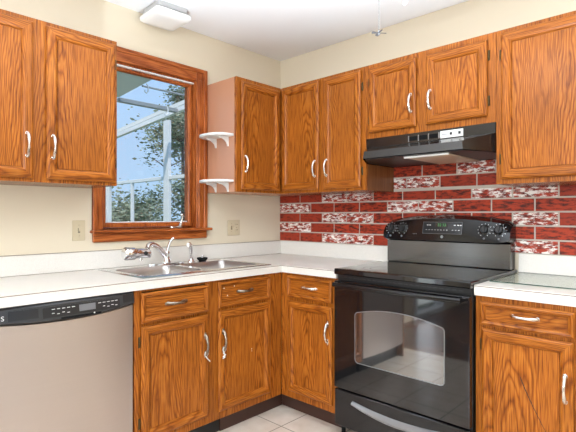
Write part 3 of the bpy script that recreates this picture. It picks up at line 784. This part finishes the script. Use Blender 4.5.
# storage drawer
bm = NB(); box(bm, .004, RW - .004, -.658, -.632, .072, .270, .005, 0, 2); dr = obj('drawer', bm, BLACKG, rg, sharp=12)
bm = NB(); cols = []; N = 24
for k in range(N + 1):
    t = k / N; x = .125 + .53 * t; dip = .030 * (1 - (2 * t - 1) ** 2)
    w_ = .009 + .008 * (1 - (2 * t - 1) ** 2)
    zc = .222 - dip
    cols.append([bm.verts.new((x, -.6575, zc + w_)), bm.verts.new((x, -.668, zc + w_ * .6)), bm.verts.new((x, -.676, zc - w_ * .3)), bm.verts.new((x, -.672, zc - w_)), bm.verts.new((x, -.6575, zc - w_))])
for i in range(N):
    for k in range(5): bm.faces.new((cols[i][k], cols[i + 1][k], cols[i + 1][(k + 1) % 5], cols[i][(k + 1) % 5]))
bm.faces.new(cols[0]); bm.faces.new(cols[-1]); obj('handle', bm, SILVER, dr, label='silver grey curved drawer pull')
for x in (.03, RW - .03):
    for y in (-.61, -.06):
        bm = NB(); lathe(bm, (x, y, 0), (0, 0, 1), [(.02, 0), (.02, .012), (.012, .016), (.012, .056), (0, .056)], 14); obj('foot', bm, RUBBER, rg)
# back guard
bm = NB(); box(bm, -.004, RW - .014, -.100, -.026, .9305, 1.070, .004); obj('back_panel', bm, BLACKPN, rg)
GX0, GW, GZ, GY = -.018, .765, 1.188, .026
bm = NB(); N = 28; cols = []
for k in range(N + 1):
    t = k / N; x = GX0 + GW * t; e = 1 - (2 * t - 1) ** 2
    zt = GZ + .038 * e ** .8; zb = 1.066
    if k in (0, N): zt -= .012; zb += .014
    elif k in (1, N - 1): zb += .004; zt -= .002
    yo = GY + .012 * min(1, e * 6)
    cols.append([bm.verts.new((x, -.026, zb)), bm.verts.new((x, -.088 - yo, zb)), bm.verts.new((x, -.098 - yo, zb + .008)), bm.verts.new((x, -.092 - yo, zb + .045)), bm.verts.new((x, -.070 - yo, zt - .022)), bm.verts.new((x, -.056, zt - .004)), bm.verts.new((x, -.040, zt)), bm.verts.new((x, -.026, zt - .004))])
for i in range(N):
    for k in range(8): bm.faces.new((cols[i][k], cols[i + 1][k], cols[i + 1][(k + 1) % 8], cols[i][(k + 1) % 8]))
bm.faces.new(cols[0]); bm.faces.new(cols[-1]); bgd = obj('control_panel', bm, BLACKG, rg, sharp=40)
# the sloped face: from (-.104, 1.097) to (-.082, ~1.17)
def face_pt(x, z):
    t = (x - GX0) / GW; e = 1 - (2 * t - 1) ** 2; zt = GZ + .038 * e ** .8; yo = GY + .012 * min(1, e * 6)
    f_ = (z - 1.111) / (zt - .022 - 1.111)
    return Vector((x, -.092 - yo + .022 * f_, z))
fn = Vector((0, -.075, -.022 * -1)).normalized(); fn = Vector((0, -.96, .28))
for x in (.040, .118, .617, .694):
    c = face_pt(x, 1.1420)
    bm = NB(); lathe(bm, c - fn * .002, fn, [(.029, 0), (.029, .003), (.027, .004), (0, .004)], 26); kb = obj('knob', bm, BLACKG, bgd)
    bm = NB(); lathe(bm, c + fn * .002, fn, [(.022, 0), (.020, .012), (.018, .015), (0, .0155)], 24)
    bm2 = bm; up_ = fn.cross(Vector((1, 0, 0))).normalized()
    a = c + fn * .016; 
    prism(bm2, [a + Vector((-.0045, 0, 0)) - up_ * .019, a + Vector((.0045, 0, 0)) - up_ * .019, a + Vector((.0045, 0, 0)) + up_ * .019, a + Vector((-.0045, 0, 0)) + up_ * .019], fn * .010)
    obj('grip', bm2, BLACKP, kb)
    bm = NB()
    for k in range(11):
        an = math.radians(-150 + 30 * k) ; rr = .0325
        p = c + Vector((math.sin(an) * rr, 0, 0)) + up_ * math.cos(an) * rr * (1 if up_.z > 0 else -1) + fn * .0006
        p2 = c + Vector((math.sin(an) * (rr + .005), 0, 0)) + up_ * math.cos(an) * (rr + .005) * (1 if up_.z > 0 else -1) + fn * .0006
        tube(bm, [p, p2], .0012, 5)
    obj('dial_mark', bm, MARK, kb, label='white tick marks round the knob')
    bm = NB(); p = face_pt(x, 1.0930) if False else Vector((x, -.1035 if 0 else face_pt(x, 1.1110).y - .0035, 1.0960)); lathe(bm, p, (0, -1, 0), [(.006, 0), (.006, .001), (0, .001)], 12); obj('position_mark', bm, MGREY, kb)
# clock display
bm = NB(); q = [face_pt(.255, 1.1140), face_pt(.495, 1.1140), face_pt(.495, 1.1820), face_pt(.255, 1.1820)]
prism(bm, [p + fn * .0035 for p in q], -fn * .006, bev=.0012); ck = obj('display', bm, BLACKS, bgd)
bm = NB()
q1 = [p + fn * .0040 for p in q]; cen = sum(q1, Vector()) / 4
for i in range(4): tube(bm, [q1[i] * .985 + cen * .015, q1[(i + 1) % 4] * .985 + cen * .015], .0009, 6)
obj('display_border', bm, MGREY, ck)
bm = NB(); q = [face_pt(.335, 1.1540), face_pt(.410, 1.1540), face_pt(.410, 1.1780), face_pt(.335, 1.1780)]
prism(bm, [p + fn * .0045 for p in q], -fn * .003); dg_ = obj('clock_window', bm, BLACKGL, ck)
rotd = (PI / 2 - .285, 0, 0)
p = face_pt(.382, 1.1650) + fn * .0052
bm = NB()
for i, x in enumerate((.352, .364, .380, .392)):
    for (dz, hor) in ((.0, 1), (.007, 1), (-.007, 1), (.0035, 0), (-.0035, 0)):
        c = face_pt(x, 1.1650 + dz) + fn * .0050
        if hor: box(bm, c.x - .003, c.x + .003, c.y - .0004, c.y + .0004, c.z - .0006, c.z + .0006)
        else: box(bm, c.x + .003, c.x + .0042, c.y - .0004, c.y + .0004, c.z - .003, c.z + .003)
obj('clock_digit', bm, GREEN, dg_, label='dim green clock digits')
bm = NB()
for x in (.280, .298, .316, .334, .352, .370, .388, .406, .440, .458, .476):
    c = face_pt(x, 1.1360) + fn * .0042; box(bm, c.x - .004, c.x + .004, c.y - .0005, c.y + .0005, c.z - .0013, c.z + .0013)
for x in (.285, .300, .450, .470, .485):
    c = face_pt(x, 1.1640) + fn * .0042; box(bm, c.x - .005, c.x + .005, c.y - .0005, c.y + .0005, c.z - .0025, c.z + .0025)
obj('button_mark', bm, MARK, ck, label='small pale control markings')
c = Vector((.378, face_pt(.378, 1.1110).y - .0035, 1.0980))
bm = NB(); lathe(bm, c, (0, -1, .1), [(.0085, 0), (.0085, .002), (.007, .003), (0, .003)], 20); obj('badge', bm, SILVER, bgd, label='round silver badge')
bm = NB(); c = face_pt(.205, 1.1120)
for x in (.196, .206, .216): 
    c = Vector((x, face_pt(x, 1.1110).y - .0015, 1.1110)); box(bm, c.x - .003, c.x + .003, c.y - .001, c.y + .001, c.z - .001, c.z + .002)
obj('warning_print', bm, MGREY, bgd)

# ------------------------------------------------------------------ range hood
hd = thing('range_hood', 'black under-cabinet range hood above the range', 'range hood', (1.0495, 0, 1.535))
HW = .7575; HT = HZ0 - 1.535 - .001
y0, y1 = -.324, -.505
bm = NB()
# closed wedge: band at the cabinet face, visor tapering forward
def P(x, y, z): return bm.verts.new((x, y, z))
tp = .098
A = [P(0, -.013, 0), P(HW, -.013, 0), P(HW, -.013, HT), P(0, -.013, HT)]
F1 = [P(0, y0, 0), P(HW, y0, 0), P(HW, y0, HT), P(0, y0, HT)]
m0 = [P(0, y0, HT - .052), P(HW, y0, HT - .052)]
v0 = [P(tp, y1, .006), P(HW - tp * .9, y1, .006), P(HW - tp, y1 + .012, .048), P(tp, y1 + .012, .048)]
for f in ((A[3], A[2], F1[2], F1[3]), (F1[3], F1[2], m0[1], m0[0]), (m0[0], m0[1], v0[2], v0[3]), (v0[3], v0[2], v0[1], v0[0]), (m0[0], v0[3], v0[0], F1[0]), (m0[1], F1[1], v0[1], v0[2]),
          (A[0], A[3], F1[3], m0[0], F1[0]), (A[1], F1[1], m0[1], F1[2], A[2]), (A[0], A[1], A[2], A[3])): bm.faces.new(f)
obj('shell', bm, HOODP, hd, sharp=15)
bm = NB(); prism(bm, [(.012, -.02, .004), (HW - .012, -.02, .004), (HW - .012, y0, .004), (HW - tp * .9 - .008, y1 + .012, .004), (tp + .008, y1 + .012, .004), (.012, y0, .004)], (0, 0, -.003)); obj('underside', bm, BLACKP, hd)
bm = NB(); box(bm, .335, .575, -.452, -.05, -.007, .000, .002); obj('light_lens', bm, mat('hood_lens_amber', (.62, .50, .36), .3), hd, label='beige lamp lens under the hood')
bm = NB(); box(bm, .330, .58, -.462, -.452, -.009, .001, .002); obj('lens_trim', bm, WHITE, hd, label='white front edge of the lamp lens')
for k in range(3):
    x = .287 + k * .060; bm = NB(); box(bm, x, x + .050, y0 - .0015, y0 + .004, HT - .042, HT - .018); obj('vent_opening', bm, RUBBER, hd)
for k in range(4):
    x = .282 + k * .060; bm = NB(); box(bm, x, x + .005, y0 - .0025, y0 + .004, HT - .046, HT - .014); obj('vent_trim', bm, SILVER, hd)
bm = NB(); box(bm, .472, .596, y0 - .003, y0 + .004, HT - .049, HT - .010, .001); cpl = obj('control_plate', bm, mat('hood_plate_white', (.78, .78, .76), .35), hd, label='white switch plate on the hood')
for x in (.532, .578):
    bm = NB(); box(bm, x - .006, x + .006, y0 - .007, y0 - .0025, HT - .036, HT - .022, .001); obj('switch', bm, BLACKP, cpl)
bm = NB(); box(bm, .480, .512, y0 - .0036, y0 - .0028, HT - .031, HT - .028); obj('print_mark', bm, MGREY, cpl)

# ------------------------------------------------------------------ small things on the walls and ceiling
def plate(label, y, zc, w_, h_, kinds, name):
    t = thing(name, label, 'outlet' if 'outlet' in name else 'switch', (0.0005, y, zc), LW)
    bm = NB(); box(bm, -w_ / 2, w_ / 2, -.006, 0, -h_ / 2, h_ / 2, .0025, 0, 2); obj('wall_plate', bm, IVORY, t, sharp=12)
    n_ = len(kinds)
    for i, k in enumerate(kinds):
        x = (i - (n_ - 1) / 2) * .046
        if k == 'toggle':
            bm = NB(); box(bm, x - .006, x + .006, -.0075, -.0055, -.013, .013, .0008); obj('switch_slot', bm, IVORYD, t)
            bm = NB(); prism(bm, [(x - .004, -.007, -.006), (x + .004, -.007, -.006), (x + .004, -.007, .006), (x - .004, -.007, .006)], (0, -.010, .008)); obj('toggle', bm, IVORY, t)
        else:
            for s in (-1, 1):
                bm = NB(); lathe(bm, (x, -.0055, s * .020), (0, -1, 0), [(.0155, 0), (.0155, .002), (.0145, .0028), (0, .0028)], 20); so = obj('socket', bm, IVORY, t)
                bm = NB(); box(bm, x - .0075, x - .0045, -.0092, -.0080, s * .020 - .001, s * .020 + .008); box(bm, x + .0045, x + .0075, -.0092, -.0080, s * .020 - .001, s * .020 + .008); obj('slot', bm, IVORYD, so)
        for s in (-1, 1):
            bm = NB(); lathe(bm, (x, -.0058, s * (.030 if k == 'toggle' else .0)), (0, -1, 0), [(.003, 0), (.0025, .0012), (0, .0014)], 10); obj('screw', bm, NICKEL, t)
            if k != 'toggle': break
plate('ivory single light switch left of the window below the upper cabinet', -1.616, 1.137, .070, .114, ['toggle'], 'light_switch')
plate('ivory double wall plate on the cream wall between window and corner', -.494, 1.131, .114, .114, ['toggle', 'outlet'], 'wall_outlet')

def corner_shelf(label, z):
    t = thing('wall_shelf', label, 'shelf', (0, -.7385, z), 0, 'white shelves on the cabinet side')
    bm = NB(); poly = [(.030, -.0005, 0), (.300, -.0005, 0)]
    for k in range(0, 13):
        an = PI * k / 12; poly.append((.165 + .135 * math.cos(an) * (1 if 1 else 1), -.0005 - .012 - .128 * math.sin(an) ** .75, 0))
    pts = []
    for p in poly:
        if not pts or (Vector(p) - Vector(pts[-1])).length > 1e-4: pts.append(p)
    prism(bm, pts, (0, 0, .016), bev=.003); obj('board', bm, WHITE, t)
    for x in (.105, .235):
        bm = NB(); q = [(x, -.0005, -.0005), (x, -.085, -.0005), (x, -.075, -.012)]
        for k in range(1, 7):
            an = PI / 2 * k / 6; q.append((x, -.075 + .068 * math.sin(an) , -.012 - .048 * (1 - math.cos(an))))
        q.append((x, -.0005, -.062)); prism(bm, q, (.012, 0, 0)); obj('bracket', bm, WHITE, t)
corner_shelf('white half-round shelf on the cabinet side, the upper of two', 1.742)
corner_shelf('white half-round shelf on the cabinet side, the lower of two', 1.440)

cl = thing('ceiling_light', 'square white flush ceiling fixture above the window', 'ceiling light', (.152, -1.157, CZ - .0005), math.radians(-3))
def rsq(h, rr, z, bm, n=5):
    return rr_loop(bm, -h, h, -h, h, rr, z, n)
bm = NB(); L_ = [rsq(.098, .012, 0, bm), rsq(.098, .012, -.022, bm), rsq(.102, .012, -.024, bm), rsq(.102, .012, -.030, bm), rsq(.098, .012, -.032, bm), rsq(.098, .012, -.042, bm)]
for i in range(len(L_) - 1):
    for k in range(len(L_[0])): bm.faces.new((L_[i][k], L_[i][(k + 1) % len(L_[0])], L_[i + 1][(k + 1) % len(L_[0])], L_[i + 1][k]))
bm.faces.new(L_[0]); bm.faces.new(L_[-1]); obj('housing', bm, mat('fixture_housing', (.52, .52, .52), .35, .3), cl, label='grey housing')
bm = NB(); L_ = [rsq(.112, .02, -.040, bm), rsq(.118, .022, -.048, bm), rsq(.116, .022, -.066, bm), rsq(.100, .02, -.078, bm), rsq(.06, .02, -.082, bm)]
for i in range(len(L_) - 1):
    for k in range(len(L_[0])): bm.faces.new((L_[i][k], L_[i][(k + 1) % len(L_[0])], L_[i + 1][(k + 1) % len(L_[0])], L_[i + 1][k]))
bm.faces.new(L_[0]); bm.faces.new(L_[-1]); obj('lens', bm, LENS, cl)
bm = NB(); lathe(bm, (.098, .04, -.037), (1, 0, 0), [(.004, 0), (.004, .004), (0, .005)], 10); obj('screw', bm, BLACKP, cl)

# ceiling fan (above the frame) whose pull chains hang into view
FANX, FANY = 1.84, -1.20
fan = thing('ceiling_fan', 'white ceiling fan with lamp above the middle of the kitchen', 'ceiling fan', (FANX, FANY, CZ))
bm = NB(); lathe(bm, (0, 0, -.0005), (0, 0, -1), [(.07, 0), (.065, .03), (.015, .045), (.012, .06), (.05, .065), (.095, .08), (.10, .15), (.06, .17), (0, .17)], 26); obj('motor', bm, WHITE, fan)
for k in range(5):
    bm = NB(); an = 2 * PI * k / 5 + .4; R = Matrix.Rotation(an, 4, 'Z') @ Matrix.Rotation(.18, 4, 'X')
    prism(bm, [(.12, -.03, 0), (.2, -.055, 0), (.50, -.07, 0), (.53, -.05, 0), (.53, .05, 0), (.50, .07, 0), (.2, .055, 0), (.12, .03, 0)], (0, 0, .006))
    box(bm, .05, .2, -.015, .015, -.008, 0)
    for v in bm.verts: v.co = R @ v.co + Vector((0, 0, -.115))
    obj('blade', bm, WHITE, fan)
GLOBE = mat('fan_lamp_glass', (.95, .93, .88), .3)
g_ = GLOBE.node_tree.nodes['Principled BSDF']; g_.inputs['Emission Color'].default_value = (1, .93, .82, 1); g_.inputs['Emission Strength'].default_value = 4.0
bm = NB(); lathe(bm, (0, 0, -.1705), (0, 0, -1), [(.05, 0), (.075, .015), (.085, .045), (.065, .075), (0, .09)], 24); obj('lamp_globe', bm, GLOBE, fan)
l = lamp('fan_lamp', 'POINT', (FANX, FANY, CZ - .36), (0, 0, 0), FAN_LAMP, (.95, .97, 1)); l.data.shadow_soft_size = .12
def chain(label, x, y, zend, charm):
    t = thing('pull_chain', label, 'pull chain', (x, y, zend), 0, 'ceiling fan pull chains')
    bm = NB(); ztop = CZ - .165 - zend; tube(bm, [(0, 0, .012), (0, 0, ztop)], .0011, 6)
    k = .014
    while k < ztop and k < .35: lathe(bm, (0, 0, k), (0, 0, 1), [(0, -.0018), (.0018, 0), (0, .0018)], 6); k += .0045
    obj('chain', bm, SILVER, t)
    if charm == 'fan':
        bm = NB(); lathe(bm, (0, 0, 0), (0, 0, 1), [(0, -.008), (.004, -.005), (.005, 0), (.004, .006), (0, .012)], 14); obj('hub', bm, SILVER, t)
        for i, an in enumerate((.15, 1.75, 3.3, 4.85)):
            bm = NB(); R = Matrix.Rotation(an + math.radians(43), 4, 'Z') @ Matrix.Rotation(.3, 4, 'X')
            prism(bm, [(.003, -.003, 0), (.024, -.0060, 0), (.027, 0, 0), (.024, .0060, 0), (.003, .003, 0)], (0, 0, .0015))
            for v in bm.verts: v.co = R @ v.co
            obj('charm_blade', bm, mat('charm_grey', (.05, .045, .045), .5), t) if i == 0 else obj('charm_blade', bm, bpy.data.materials['charm_grey'], t)
    else:
        bm = NB(); lathe(bm, (0, 0, .006), (0, 0, -1), [(0, -.008), (.003, -.006), (.0035, 0), (.004, .004), (.0075, .012), (.008, .018), (.005, .024), (0, .026)], 14); obj('bulb_charm', bm, mat('charm_glass', (.62, .63, .64), .15), t)
chain('fan pull chain ending in a tiny fan-shaped charm', 1.7529, -1.2939, 1.858, 'fan')
chain('short fan pull chain with a small bulb-shaped end at the top edge', 1.8186, -1.2314, 1.975, 'bulb')

fl = thing('added_uplight', 'white uplight can added below the frame to brighten the ceiling', 'added uplight', (1.9, -1.95, 0))  # unseen can, added to hold the ceiling fill light
bm = NB(); lathe(bm, (0, 0, 0), (0, 0, 1), [(.16, 0), (.16, .02), (.12, .03), (0, .03)], 24); obj('base', bm, WHITE, fl)
bm = NB(); lathe(bm, (0, 0, .0305), (0, 0, 1), [(.13, 0), (.15, .05), (.15, .27), (.142, .27), (.142, .06), (0, .06)], 26); obj('fill_shade', bm, WHITE, fl)
l = lamp('uplight', 'AREA', (1.9, -1.95, .32), (PI, 0, 0), FILL_UPLIGHT, (.80, .91, 1), .26, .26); l.data.shape = 'DISK'; aim(l, (0, 0, 1)); l.data.spread = math.radians(98)  # added light in place of flash bounced off the ceiling

# glass board on the right counter
gbd = thing('glass_board', 'greenish tempered glass cutting board lying on the counter right of the range', 'cutting board', (1.842, -.50, CT1 + .0005))
for (x, y) in ((.03, .03), (.40, .03), (.03, .40), (.40, .40)): 
    bm = NB(); lathe(bm, (x, y, 0), (0, 0, 1), [(.008, 0), (.008, .003), (0, .003)], 12); obj('foot', bm, WHITE, gbd)
bm = NB(); box(bm, 0, .43, 0, .44, .0031, .0081); gl = obj('glass', bm, BOARDG, gbd)
bm = NB(); rings = []
for (a, b_, c, d) in ((-.0008, .4308, -.0008, 0), (-.0008, .4308, .44, .4408), (-.0008, 0, 0, .44), (.43, .4308, 0, .44)): box(bm, a, b_, c, d, .0031, .0081)
obj('edge', bm, BOARDE, gbd, label='dark green glass edge')

# white ties on the sink cabinet handles
for lab, ox, dz in (('white cord tie looped on the left sink-door handle', .420 - .027, 0), ('white cord tie knotted on the right sink-door handle', .487 + .027, 1)):
    t = thing('cord_tie', lab, 'cord', (.61 + DT, BY0 + ox, .478), LW, 'white cord ties on the sink doors')
    bm = NB(); pts = []
    for k in range(15):
        an = 2 * PI * k / 14; pts.append((.010 * math.sin(an), -.012 + .004 * math.cos(an), .010 - .016 * math.cos(an) + .003))
    tube(bm, pts, .0022, 7)
    if dz == 0: tube(bm, [(0, -.008, -.003), (.008, -.010, -.016), (.018, -.009, -.026), (.026, -.007, -.034)], .003, 7)
    else: tube(bm, [(0, -.008, -.003), (-.004, -.010, -.012), (.006, -.011, -.020), (-.006, -.010, -.028), (.008, -.009, -.032), (-.009, -.009, -.038)], [.003, .004, .005, .005, .004, .003], 7)
    obj('cord', bm, WHITE, t)

# ------------------------------------------------------------------ outside: porch, trees, lawn
PV = mat('porch_white_aluminium', (.82, .82, .83), .4)
PG = mat('porch_grey_metal', (.30, .32, .33), .5)
PR = mat('porch_roof_panel', (.72, .72, .70), .6)
po = thing('screened_porch', 'white-framed screened porch outside the sink window', 'porch', (-2.5, .3, -.3))
def pb(name, x0, x1, y0, y1, z0, z1, m_): bm = NB(); box(bm, x0 + 2.5, x1 + 2.5, y0 - .3, y1 - .3, z0 + .3, z1 + .3, .004); return obj(name, bm, m_, po)
YP = .80
bm = NB(); prism(bm, [(-5.0 + 2.5, YP - .3, 2.455 + .3), (-.3 + 2.5, YP - .3, 2.805 + .3), (-.3 + 2.5, YP - .3, 2.865 + .3), (-5.0 + 2.5, YP - .3, 2.515 + .3)], (0, .06, 0)); obj('top_beam', bm, PV, po)
pb('post', -3.10, -2.97, YP, YP + .05, -.3, 2.55, PV)
pb('post', -4.93, -4.80, YP, YP + .06, -.3, 2.48, PV)
pb('post', -1.35, -1.20, YP, YP + .06, -.3, 2.66, PV)
pb('rail', -4.80, -.4, YP + .005, YP + .055, 1.72, 1.77, PV)
pb('rail', -4.80, -.4, YP + .005, YP + .055, .40, .50, PV)
for x in (-4.04, -2.15): pb('mullion', x - .025, x + .025, YP + .01, YP + .05, .50, 1.72, PV)
pb('post', -4.93, -4.83, -1.9, -1.78, -.3, 2.45, PV)
pb('rail', -4.92, -4.86, -1.78, YP, 1.72, 1.77, PV)
rz_ = lambda x: 2.837 + .0738 * x + .03
def roof_bar(name, xc, w_, y0, y1, m_, h_=.05): return pb(name, xc - w_, xc + w_, y0, y1, rz_(xc) - h_, rz_(xc), m_)
bm = NB(); prism(bm, [(-5.0 + 2.5, YP + .08 - .3, 2.56 + .3), (-.3 + 2.5, YP + .08 - .3, 2.93 + .3), (-.3 + 2.5, YP + .08 - .3, 2.985 + .3), (-5.0 + 2.5, YP + .08 - .3, 2.615 + .3)], (0, .05, 0)); obj('gutter', bm, PR, po)
roof_bar('purlin', -2.76, .035, -.03, YP, PG, .05)
roof_bar('purlin', -2.18, .010, -.03, YP, PG, .02)
bm = NB(); prism(bm, [(-2.75 + 2.5, -2.5 - .3, rz_(-2.75) + .3), (-.2 + 2.5, -2.5 - .3, rz_(-.2) + .3), (-.2 + 2.5, -.03 - .3, rz_(-.2) + .3), (-2.75 + 2.5, -.03 - .3, rz_(-2.75) + .3)], (0, 0, .04)); obj('roof_panel', bm, PR, po, label='grey roof panel')
def porch_hook(label, x, y, s):
    bm = NB(); pts = [(0, 0, .10)]
    pts += [(0, .035 * math.sin(a), .03 - .06 * math.cos(a) * .9) for a in [PI * 1.0 + q * PI / 8 for q in range(0, -13, -1)]]
    tube(bm, [(p[0], p[1] * s, p[2] * s) for p in [(0, 0, .12), (0, .02, .10), (0, .04, .05), (0, .035, -.02), (0, .005, -.06), (0, -.025, -.045), (0, -.03, -.01)]], .011 * s, 8)
    o = obj('plant_hook', bm, VINYL); o.location = (x, y, rz_(x) - .125 * s - .02); setp(o, label, 'hook', 'hooks under the porch roof')
porch_hook('small white hook under the porch roof edge, the higher of two', -2.05, -.05, .6)
porch_hook('white hook hanging from the grey porch bar beside the white beam', -2.62, .55, .75)

LEAF = mat('tree_leaf', (.13, .19, .10), .6)
n, l, b = nodes(LEAF); tc = n.new('ShaderNodeTexCoord'); nz = n.new('ShaderNodeTexNoise'); nz.inputs['Scale'].default_value = 2.2; l.new(tc.outputs['Object'], nz.inputs['Vector'])
r = ramp(n, [(.3, (.15, .19, .12)), (.55, (.24, .29, .20)), (.75, (.38, .40, .33))]); l.new(nz.outputs[0], r.inputs[0]); l.new(r.outputs[0], b.inputs['Base Color'])
BARK = mat('tree_bark', (.12, .10, .09), .9)
def tree(label, x, y, h_, crown_r, z_low, n_leaf, seed, group, ls=1.0):
    rnd = random.Random(seed); G = -.3
    t = thing('tree', label, 'tree', (x, y, G), 0, group)
    bm = NB(); tips = []
    tube(bm, [(0, 0, 0), (.05, .03, h_ * .3), (-.03, .05, h_ * .6), (.02, 0, h_ * .9)], [.07, .06, .04, .02], 8)
    for k in range(16):
        an = rnd.uniform(0, 2 * PI); z = rnd.uniform(z_low, h_ * .85); L = crown_r * rnd.uniform(.5, 1.0) * (1 - .4 * (z / h_))
        e = Vector((math.cos(an) * L, math.sin(an) * L, z + L * rnd.uniform(.1, .6)))
        tube(bm, [(0, 0, z), e * .5 + Vector((0, 0, z * .5 + .05)), e], [.025, .016, .006], 5); tips.append(e); tips.append(Vector((e.x * .6, e.y * .6, e.z * .6 + z * .4)))
    obj('trunk', bm, BARK, t)
    bm = NB()
    for k in range(n_leaf):
        c = rnd.choice(tips) + Vector((rnd.gauss(0, .26), rnd.gauss(0, .26), rnd.gauss(0, .22)))
        s = rnd.uniform(.03, .065) * ls; R = Matrix.Rotation(rnd.uniform(0, 6.3), 3, 'Z') @ Matrix.Rotation(rnd.uniform(0, 3.1), 3, 'X')
        bm.faces.new([bm.verts.new(c + R @ Vector(p)) for p in ((-s, 0, 0), (0, -s * .5, s * .1), (s, 0, 0), (0, s * .5, s * .1))])
    obj('foliage', bm, LEAF, t)
tree('sparse leafy tree seen beside the white porch post', -12.0, 6.35, 5.6, 1.5, 3.2, 1300, 1, 'trees outside the window', 1.5)
tree('low dense tree seen through the lower left porch panes', -6.4, 1.95, 1.75, .6, .5, 5200, 2, 'trees outside the window')
tree('low bushy tree behind the middle lower porch panes', -10.6, 4.75, 2.2, .8, .4, 5200, 5, 'trees outside the window')
tree('leafy tree at the right edge of the window view', -8.0, 4.35, 4.6, .6, .5, 5200, 3, 'trees outside the window')
tree('tall thin-leaved tree above the porch beam', -16.0, 9.6, 8.6, 1.2, 5.5, 3600, 4, 'trees outside the window', 1.6)
GRASS = mat('lawn_grass', (.10, .16, .06), .9)
bm = NB(); box(bm, -40, -.2, -30, 30, -.4, -.3); o = obj('lawn', bm, GRASS); o['kind'] = 'structure'
